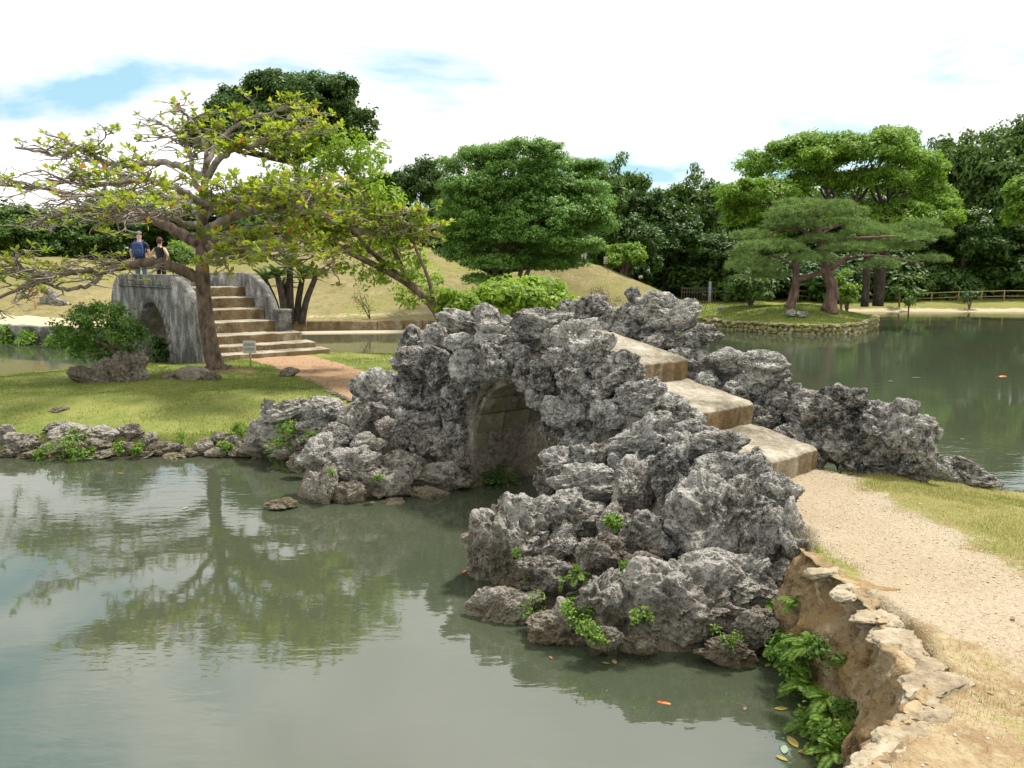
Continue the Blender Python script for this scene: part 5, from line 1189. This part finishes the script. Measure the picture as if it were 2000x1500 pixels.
for (x0, x1, y1, rd, nf) in ((545, 518, 548, .16, 16), (556, 542, 540, .17, 16), (566, 566, 524, .18, 20), (578, 590, 545, .17, 14), (588, 616, 542, .16, 18), (570, 555, 562, .15, 10)):
    a = U(x0, 598, 39 + r.uniform(-.6, .6)); a[2] = b[2] - .1; c = U(x1, y1, a[1]); m = MB(); P = smooth_path([a - b, (a + c) / 2 - b + [(x0 - x1) * .004, 0, 0], c - b], 5); m.tube(P, np.linspace(rd * 1.1, rd * .8, len(P)), 9)
    st = m.build('trunk', M_BARKD, cy, smooth=True); hd = []
    for k in range(nf):
        an = 2 * math.pi * k / nf + r.uniform(-.2, .2); el = r.uniform(.15, 1.2); hd.append(frond_arrays(c - b, (math.cos(an) * math.cos(el), math.sin(an) * math.cos(el), math.sin(el)), r.uniform(.85, 1.25), .3, 26, .22, .03, r))
    plume('fronds', cy, hd, M_CYCAD, .035)
# thin young shrubs on the slope
def wispy(label, x, y, h, d, land_name, r, n=26, dens=5):
    p = U(x, y, d); z0 = gz(land_name, p[0], p[1]); e = empty('thin_shrub', (p[0], p[1], z0)); tag(e, label, 'shrub'); m = MB(); pts = []; H = h * d / FPX
    for s in range(4):
        P = [np.zeros(3)]; dv = nrmz(np.array([r.normal(0, .35), r.normal(0, .3), 1.0]))
        for k in range(6): dv = nrmz(dv + r.normal(0, .22, 3)); P.append(P[-1] + dv * H / 5); pts.append(P[-1])
        m.tube(P, np.linspace(.03, .008, 7), 5)
        for k in (2, 3, 4, 5):
            q = P[k] + nrmz(r.normal(size=3) * [1, 1, .4]) * H * .25; m.tube([P[k], q], [.012, .006], 4); pts.append(q)
    m.build('stem', M_BARKD, e, smooth=True); pts = np.array([p for p in pts if p[2] > H * .3]); P = np.repeat(pts, n, 0) + r.normal(0, .12, (len(pts) * n, 3)); D = nrmz(r.normal(size=P.shape))
    link('leaves', leaf_mesh('leaves', P, D, np.cross(D, r.normal(size=D.shape)), .09, .045, r.uniform(0, 1, len(P)), M_DRY), e)
wispy('thin nearly bare shrub on the tan slope right of the cycads', 722, 607, 46, 42, 'far_bank', r, 8)
wispy('thin bent shrub on the hill slope, left of two', 1152, 570, 48, 42, 'far_bank', r, 20)
wispy('thin upright shrub on the hill slope, right of two', 1178, 576, 50, 41.5, 'far_bank', r, 22)
wispy('pale twiggy shrub behind the round bush on the far bank', 1885, 566, 18, 62.5, 'far_bank', r, 14)
# ------------------------------------------------------------------ grass, gravel, small plants
M_GRASS = mat_leaf('grass_blades', (.08, .13, .02), (.18, .235, .045), (.36, .32, .13), trans=.25, rough=.6)
M_STRAW = mat_leaf('straw_blades', (.19, .165, .065), (.33, .275, .135), trans=.2, rough=.7)
def blades(name, label, land_name, n, box, dens, hgt, wid, mat, seed, green=0.0, parent=None):
    r = np.random.default_rng(seed); poly, hf = LAND[land_name]; x = r.uniform(box[0], box[1], n); y = r.uniform(box[2], box[3], n)
    k = (sdist(x[None], y[None], poly)[0] < -.02) & (r.uniform(size=n) < dens(x[None], y[None])[0]); x, y = x[k], y[k]
    z = hf(x[None], y[None])[0] - .015; P = np.stack([x, y, z], 1); D = nrmz(np.stack([r.normal(0, .45, len(x)), r.normal(0, .45, len(x)), np.ones(len(x))], 1))
    S_ = nrmz(np.cross(D, r.normal(size=D.shape))) * (wid / 2); h = (hgt * r.uniform(.5, 1.4, len(x)))[:, None]; V = np.stack([P - S_, P + S_, P + D * h], 1).reshape(-1, 3)
    tint = np.clip(.5 + .55 * n2(x, y, .7, 77) + r.normal(0, .28, len(x)) - green, 0, 1)
    o = link(name, mesh_np(name, V, np.arange(len(V)).reshape(-1, 3), mat, {'tint': np.repeat(tint, 3)})); tag(o, label, None, None, 'stuff'); return o
blades('grass', 'short patchy grass of the lawn between the bridges', 'lawn_islet', 220000, (-14, 3, 12, 27.4), lambda X, Y: np.clip(.8 - a_pathm(X, Y) * 1.6 + .9 * n2(X, Y, 1.1, 3), .06, 1) * np.clip(1.5 - (Y - 12) / 18, .3, 1), .055, .012, M_GRASS, 51, .12)
blades('grass', 'thin grass beside the gravel path of the near bank', 'near_bank', 330000, (1.0, 9, 2.4, 9.6), lambda X, Y: np.clip((a_grassn(X, Y) - .60 + .95 * n2(X, Y, 1.7, 8)) * 1.5, 0, .85) * (1 - a_pathn(X, Y)), .045, .005, M_GRASS, 52, .0)
blades('dry_grass', 'dry straw scattered over the near bank', 'near_bank', 190000, (1.0, 6, 2.4, 8.5), lambda X, Y: np.clip(.62 + .7 * n2(X, Y, 1.6, 18), .12, 1) * (1 - .93 * a_pathn(X, Y)), .035, .0045, M_STRAW, 53)
blades('dry_grass', 'tan grass of the far hillside', 'far_bank', 150000, (-34, 18, 33, 66), lambda X, Y: np.clip(1 - a_road(X, Y) * 2, 0, 1), .05, .03, M_STRAW, 54)
blades('grass', 'grass of the pine islet', 'pine_islet', 60000, (6, 20, 37, 53), lambda X, Y: X * 0 + 1, .08, .03, M_GRASS, 55, .1)
# loose gravel on the near path
r = np.random.default_rng(61); n = 42000; x = r.uniform(1.3, 6.0, n); y = r.uniform(2.4, 9.2, n); k = (r.uniform(size=n) < a_pathn(x[None], y[None])[0] * .4 + .08) & (sdist(x[None], y[None], bank_poly)[0] < -.03); x, y = x[k], y[k]
OV = np.array([[1, 0, 0], [-1, 0, 0], [0, 1, 0], [0, -1, 0], [0, 0, 1], [0, 0, -1.0]]); OF = np.array([[0, 2, 4], [2, 1, 4], [1, 3, 4], [3, 0, 4], [2, 0, 5], [1, 2, 5], [3, 1, 5], [0, 3, 5]])
s = .0035 + .009 * r.uniform(size=len(x)) ** 5; V = OV[None] * (s[:, None, None] * r.uniform(.6, 1.3, (len(x), 6, 1))) ; an = r.uniform(0, 6.28, len(x)); c_, s_ = np.cos(an)[:, None], np.sin(an)[:, None]
V = np.stack([V[..., 0] * c_ - V[..., 1] * s_, V[..., 0] * s_ + V[..., 1] * c_, V[..., 2] * .7], -1) + np.stack([x, y, LAND['near_bank'][1](x[None], y[None])[0] + .002], 1)[:, None]
t = NT('gravel_stone', .9, .15); t.color(t.ramp(t.attr('tint'), [(0, (.40, .31, .2)), (.6, (.55, .46, .33)), (1, (.7, .64, .54))])); M_GRAV = t.m
tag(link('gravel', mesh_np('gravel', V.reshape(-1, 3), (OF[None] + np.arange(len(x))[:, None, None] * 6).reshape(-1, 3), M_GRAV, {'tint': np.repeat(r.uniform(size=len(x)), 6)})), 'loose pale gravel on the near path', None, None, 'stuff')

# ferns and leafy plants on wall and rocks
P_W = plane3(G(1575, 1330, 0), G(1638, 1480, 0), G(1676, 1170, ZB))
r = np.random.default_rng(62)
def fern(label, p, size, toward, n=9, mat=M_FERN, group='ferns on the wall and rocks'):
    e = empty('fern', p); tag(e, label, 'fern', group); hd = []
    for k in range(n):
        dv = nrmz(np.asarray(toward) + r.normal(0, .55, 3) + [0, 0, .35]); hd.append(frond_arrays(np.zeros(3), dv, size * r.uniform(.55, 1.0), .45, 26, size * .17, .02, r, .05))
    plume('fronds', e, hd, mat, size * .03); return e
W_OUT = np.array([-.8, -.35, .25])
for x, y, sz, lab in ((1562, 1185, .2, 'pale fern at the top of the wall corner by the rocks'), (1590, 1178, .2, 'pale arching fern on the orange wall just below its edge'), (1545, 1230, .26, 'dark green fern in the corner of wall and rock bridge'), (1560, 1262, .26, 'bright fern low in the corner of wall and rocks'), (1622, 1262, .22, 'fern on the middle of the orange wall'), (1600, 1340, .28, 'long fern hanging half way down the retaining wall'), (1636, 1362, .22, 'short bright fern low on the retaining wall'), (1616, 1410, .26, 'pale drooping fern near the water below the wall'), (1640, 1410, .18, 'bright green fern nearest the crack in the wall'), (1612, 1450, .2, 'dark fern at the water line in the bottom right'), (1660, 1470, .22, 'grassy fern at the bottom of the wall by the picture edge')):
    fern(lab, hit(x, y, P_W) + W_OUT * (.2 if y < 1300 else .1), sz, W_OUT)
RK = np.array([-.1, -.8, .3])
for x, y, pl, sz, lab in ((1128, 1120, P_M1, .2, 'small fern in the middle of the near rock heap'), (1112, 1178, P_M1, .2, 'fern lower left of centre on the near rock heap'), (1045, 1120, P_M1, .17, 'fern on the pale sloping rock of the near heap'), (1100, 1130, P_M1, .12, 'tiny fern beside the small fern on the near heap')):
    q = hit(x, y, pl); v = nrmz(CAMP - q); fern(lab, q + v * .24, sz, RK)
def plantlet(label, p, rad, mat, ll, n=4, dens=26, name='leafy_plant', cat='plant', group='small plants among the rocks', flat=.8):
    bl = [(r.normal(0, rad * .45, 3) * [1, .6, 1], np.array([rad, rad * .8, rad * .8]) * r.uniform(.4, .75)) for k in range(n)]; e = empty(name, p); tag(e, label, cat, group)
    P, N, T = clumps(bl, dens / max(rad, .05), 9, ll * 1.5, r, low=-.5, flat=flat); D = np.cross(N, nrmz(r.normal(size=N.shape))) + [0, 0, .15]; L_ = ll * r.uniform(.6, 1.3, len(P)); link('leaves', leaf_mesh('leaves', P, D, N, L_, L_ * .6, T, mat), e)
    m = MB()
    for c, q in bl: m.tube([np.array([0, .03, -rad * .6]), c * .6, c], [.006, .005, .003], 4)
    m.build('stem', M_FERN, e); return e
for x, y, sz, mt, ll, lab in ((1540, 1200, .16, M_FERN, .035, 'leafy green plants in the dark corner behind the rocks'), (1535, 1265, .2, M_FERN, .03, 'dense bright plants low in the corner of the wall'), (1590, 1290, .2, M_LSHRUB, .04, 'grey green weeds on the lower retaining wall'), (1640, 1275, .13, M_LSHRUB, .035, 'small grey green weeds in a wall hollow'), (1585, 1320, .16, M_FERN, .04, 'bright weeds by the water line under the wall'), (1610, 1390, .13, M_FERN, .035, 'weeds under the long fern on the wall'), (1655, 1440, .12, M_FERN, .04, 'heart leaved vine hanging down the wall crack'), (1620, 1480, .14, M_FERN, .05, 'broad leaved weeds at the bottom of the wall'), (1655, 1390, .1, M_LSHRUB, .03, 'small weeds beside the crack in the wall')):
    plantlet(lab, hit(x, y, P_W) + W_OUT * (.16 if y < 1300 else .08), sz, mt, ll)
for x, y, pl, sz, ll, lab, fw in ((1150, 1235, P_M1, .13, .03, 'green weeds cascading to the water on the near heap', .24), (1130, 1200, P_M1, .1, .03, 'weeds above the cascade on the near heap', .24), (1040, 1190, P_M1, .12, .025, 'low weeds behind the leftmost foot rock', .22), (1260, 1205, P_M2, .07, .03, 'small bright plant on the big near rock', .36), (1420, 1245, P_M2, .1, .025, 'round weeds under the right near rock', .25), (1200, 1020, P_N, .05, .05, 'single broad leaved sprout in a dark gap of the heap', .2), (1180, 1062, P_N, .05, .04, 'little sprout above the lower ledge of the heap', .25), (1220, 1120, P_M2, .1, .02, 'moss like weeds along the ledge crevice', .25), (1320, 1120, P_M2, .1, .02, 'dark weeds in the long crevice of the heap', .3), (970, 1040, P_M1, .05, .02, 'tiny weed on top of the pale sloping rock', .3), (1010, 1080, P_M1, .05, .02, 'tiny weed on the face of the pale sloping rock', .33), (735, 935, P_L, .05, .03, 'tiny bright plant between the left foot boulders', .3), (650, 925, P_L, .08, .02, 'mossy weeds on the far left foot of the bridge', .25)):
    q = hit(x, y, pl); v = nrmz(CAMP - q); plantlet(lab, q + v * fw, sz, M_FERN, ll)
for x, y, d, sz, lab in ((130, 868, 12.6, .3, 'yellow green creeper covering a shore rock'), (160, 885, 12.5, .2, 'creeper hanging to the water from the shore rocks'), (232, 875, 12.6, .09, 'small weed between two shore rocks'), (268, 878, 12.6, .09, 'bright weed low on the shore rocks'), (355, 866, 12.9, .14, 'weed tuft at the lawn edge above the shore rocks'), (446, 872, 12.7, .1, 'weed on the last shore rocks'), (470, 845, 13.1, .2, 'leafy weeds where lawn meets the dark rocks'), (545, 872, 12.0, .28, 'green weeds under the dark craggy rocks'), (590, 850, 11.9, .14, 'weeds in the angle of rocks and bridge'), (75, 885, 12.5, .1, 'small creeper at the leftmost big shore rock')):
    plantlet(lab, U(x, y, d), sz, M_FERN, .05, dens=20, name='shore_weed', group='weeds along the lawn shore')
for x, y, d, sz, lab in ((20, 655, 33.8, .5, 'weeds at the water foot of the dark block wall, left end'), (60, 664, 33, .5, 'bright weeds in the middle of the dark block wall foot'), (105, 676, 31.6, .6, 'yellow green weeds at the wall foot behind the small tree'), (160, 690, 30.2, .6, 'weeds at the wall foot hidden partly by the small tree')):
    plantlet(lab, U(x, y, d), sz, M_FERN, .13, dens=14, name='shore_weed', group='weeds along the dark block wall')
for x, y, sz, lab in ((960, 925, .22, 'dark weeds at the foot of the vault wall'), (930, 930, .15, 'weeds inside the vault near its left corner')):
    plantlet(lab, B(TC + HS - .1, -.5 if x > 940 else -.75, .08), sz, M_LDARK, .04, name='vault_weed')
# koi and fallen leaves on the water
M_KOI = mat_plain('orange_koi', (.75, .16, .03), .35); M_YLEAF = mat_plain('yellow_leaf', (.27, .22, .04), .5); M_GLEAF = mat_plain('green_leaf', (.16, .26, .08), .4); M_PLEAF = mat_plain('pale_leaf', (.22, .3, .19), .4); M_OLEAF = mat_plain('brown_leaf', (.2, .12, .045), .6)
M_DEBRIS = mat_plain('dark_debris', (.05, .042, .025), .6)
def koi(label, p, L_, yaw):
    V, F = ICO3; V = V * np.array([.5, .11, .1]); t_ = V[:, 0] + .5; V = V * np.stack([np.ones(len(V)), .5 + .7 * np.sin(np.clip(t_, 0, 1) * 2.4), .6 + .5 * np.sin(np.clip(t_, 0, 1) * 2.4)], 1)
    e = empty('koi', (p[0], p[1], -.012), yaw); e.scale = (L_,) * 3; tag(e, label, 'fish'); link('body', mesh_np('body', V, F, M_KOI, smooth=True), e)
    m = MB(); m.add([[-.42, 0, 0], [-.68, .0, .12], [-.62, .01, 0], [-.68, 0, -.1]], [[0, 1, 2], [0, 2, 3]]); m.build('tail_fin', M_KOI, e); m = MB(); m.add([[.1, 0, .08], [-.15, 0, .1], [-.12, 0, .17]], [[0, 1, 2]]); m.build('dorsal_fin', M_KOI, e)
koi('orange koi surfacing in the dark water before the rock heap', G(1295, 1372), .16, R(-20)); koi('orange koi at the left tip of the near rock heap', G(906, 1116), .14, R(60))
koi('distant orange koi in the green pond on the right', G(1958, 735), .3, R(5))
def float_leaf(label, p, L_, mat, yaw, w=.45, name='floating_leaf'):
    n = 9; t_ = np.linspace(0, 1, n); wd = np.sin(t_ * math.pi) ** .7 * w / 2; V = np.concatenate([np.stack([t_ - .5, wd, .02 + .06 * (t_ - .5) ** 2 + .10 * wd], 1), np.stack([t_ - .5, 0 * t_, .005 + 0 * t_], 1), np.stack([t_ - .5, -wd, .02 + .10 * wd], 1)])
    k = np.arange(n - 1); F = np.concatenate([np.stack([k, k + n, k + n + 1, k + 1], 1), np.stack([k + n, k + 2 * n, k + 2 * n + 1, k + n + 1], 1)])
    o = link(name, mesh_np(name, V * [L_, L_, L_ * .6], F, mat)); o.location = (p[0], p[1], .004); o.rotation_euler = (0, 0, yaw); tag(o, label, 'leaf', 'leaves floating on the pond'); return o
for x, y, L_, mt, lab in ((1526, 1385, .10, M_YLEAF, 'yellow leaf floating alone off the retaining wall'), (1532, 1465, .10, M_PLEAF, 'pale green round leaf floating at the bottom right'), (1527, 1482, .08, M_YLEAF, 'yellow leaf touching the pale green floating leaf'), (1548, 1450, .13, M_YLEAF, 'large blotched yellow leaf at the bottom right'), (1580, 1470, .14, M_OLEAF, 'brownish leaf in the bottom right leaf raft'), (1606, 1478, .07, M_YLEAF, 'small yellow leaf at the right end of the raft'), (1183, 1296, .07, M_GLEAF, 'green leaf floating at the foot of the near heap'), (1200, 1293, .08, M_OLEAF, 'orange leaf floating at the foot of the near heap'), (1076, 1285, .05, M_OLEAF, 'small brown leaf left of the green leaf'), (1500, 1300, .08, M_YLEAF, 'leaf in the dark water corner under the rocks'), (1530, 1305, .08, M_OLEAF, 'brown leaf against the corner of the wall'), (235, 925, .12, M_OLEAF, 'tan leaf floating below the left shore rocks'), (175, 897, .16, M_GLEAF, 'green water plant leaf at the left shore'), (362, 993, .1, M_PLEAF, 'pale leaf floating in the middle of the left pond'), (1455, 1385, .05, M_OLEAF, 'speck of brown leaf off the near heap'), (1740, 745, .3, M_DEBRIS, 'dark floating debris on the right pond'), (1790, 738, .34, M_DEBRIS, 'long dark debris on the right pond'), (1880, 858, .16, M_DEBRIS, 'dark twig floating near the right parapet')):
    float_leaf(lab, G(x, y, 0), L_, mt, r.uniform(0, 6.28))
# fallen leaves and twigs on lawn and path
for x, y, L_, mt, ln, lab in ((1978, 1205, .06, M_OLEAF, 'near_bank', 'brown fallen leaf on the gravel path at the right border'), (1935, 1345, .04, M_YLEAF, 'near_bank', 'small tan fallen leaf on the near bank')):
    p = G(x, y, ZB); o = float_leaf(lab, p, L_, mt, r.uniform(0, 6.28), name='fallen_leaf'); o.location.z = gz(ln, p[0], p[1]) + .01; o['group'] = 'fallen leaves on the bank'

# ------------------------------------------------------------------ whole place to true size (eye height about 1.65 m over the path)
print('TRIS', sum(len(m.loops) - 2 * len(m.polygons) for m in bpy.data.meshes))
KS = .77
for o in list(COL.objects):
    if o.parent is None and o.type != 'LIGHT':
        o.location = o.location * KS
        if o.type != 'CAMERA': o.scale = o.scale * KS
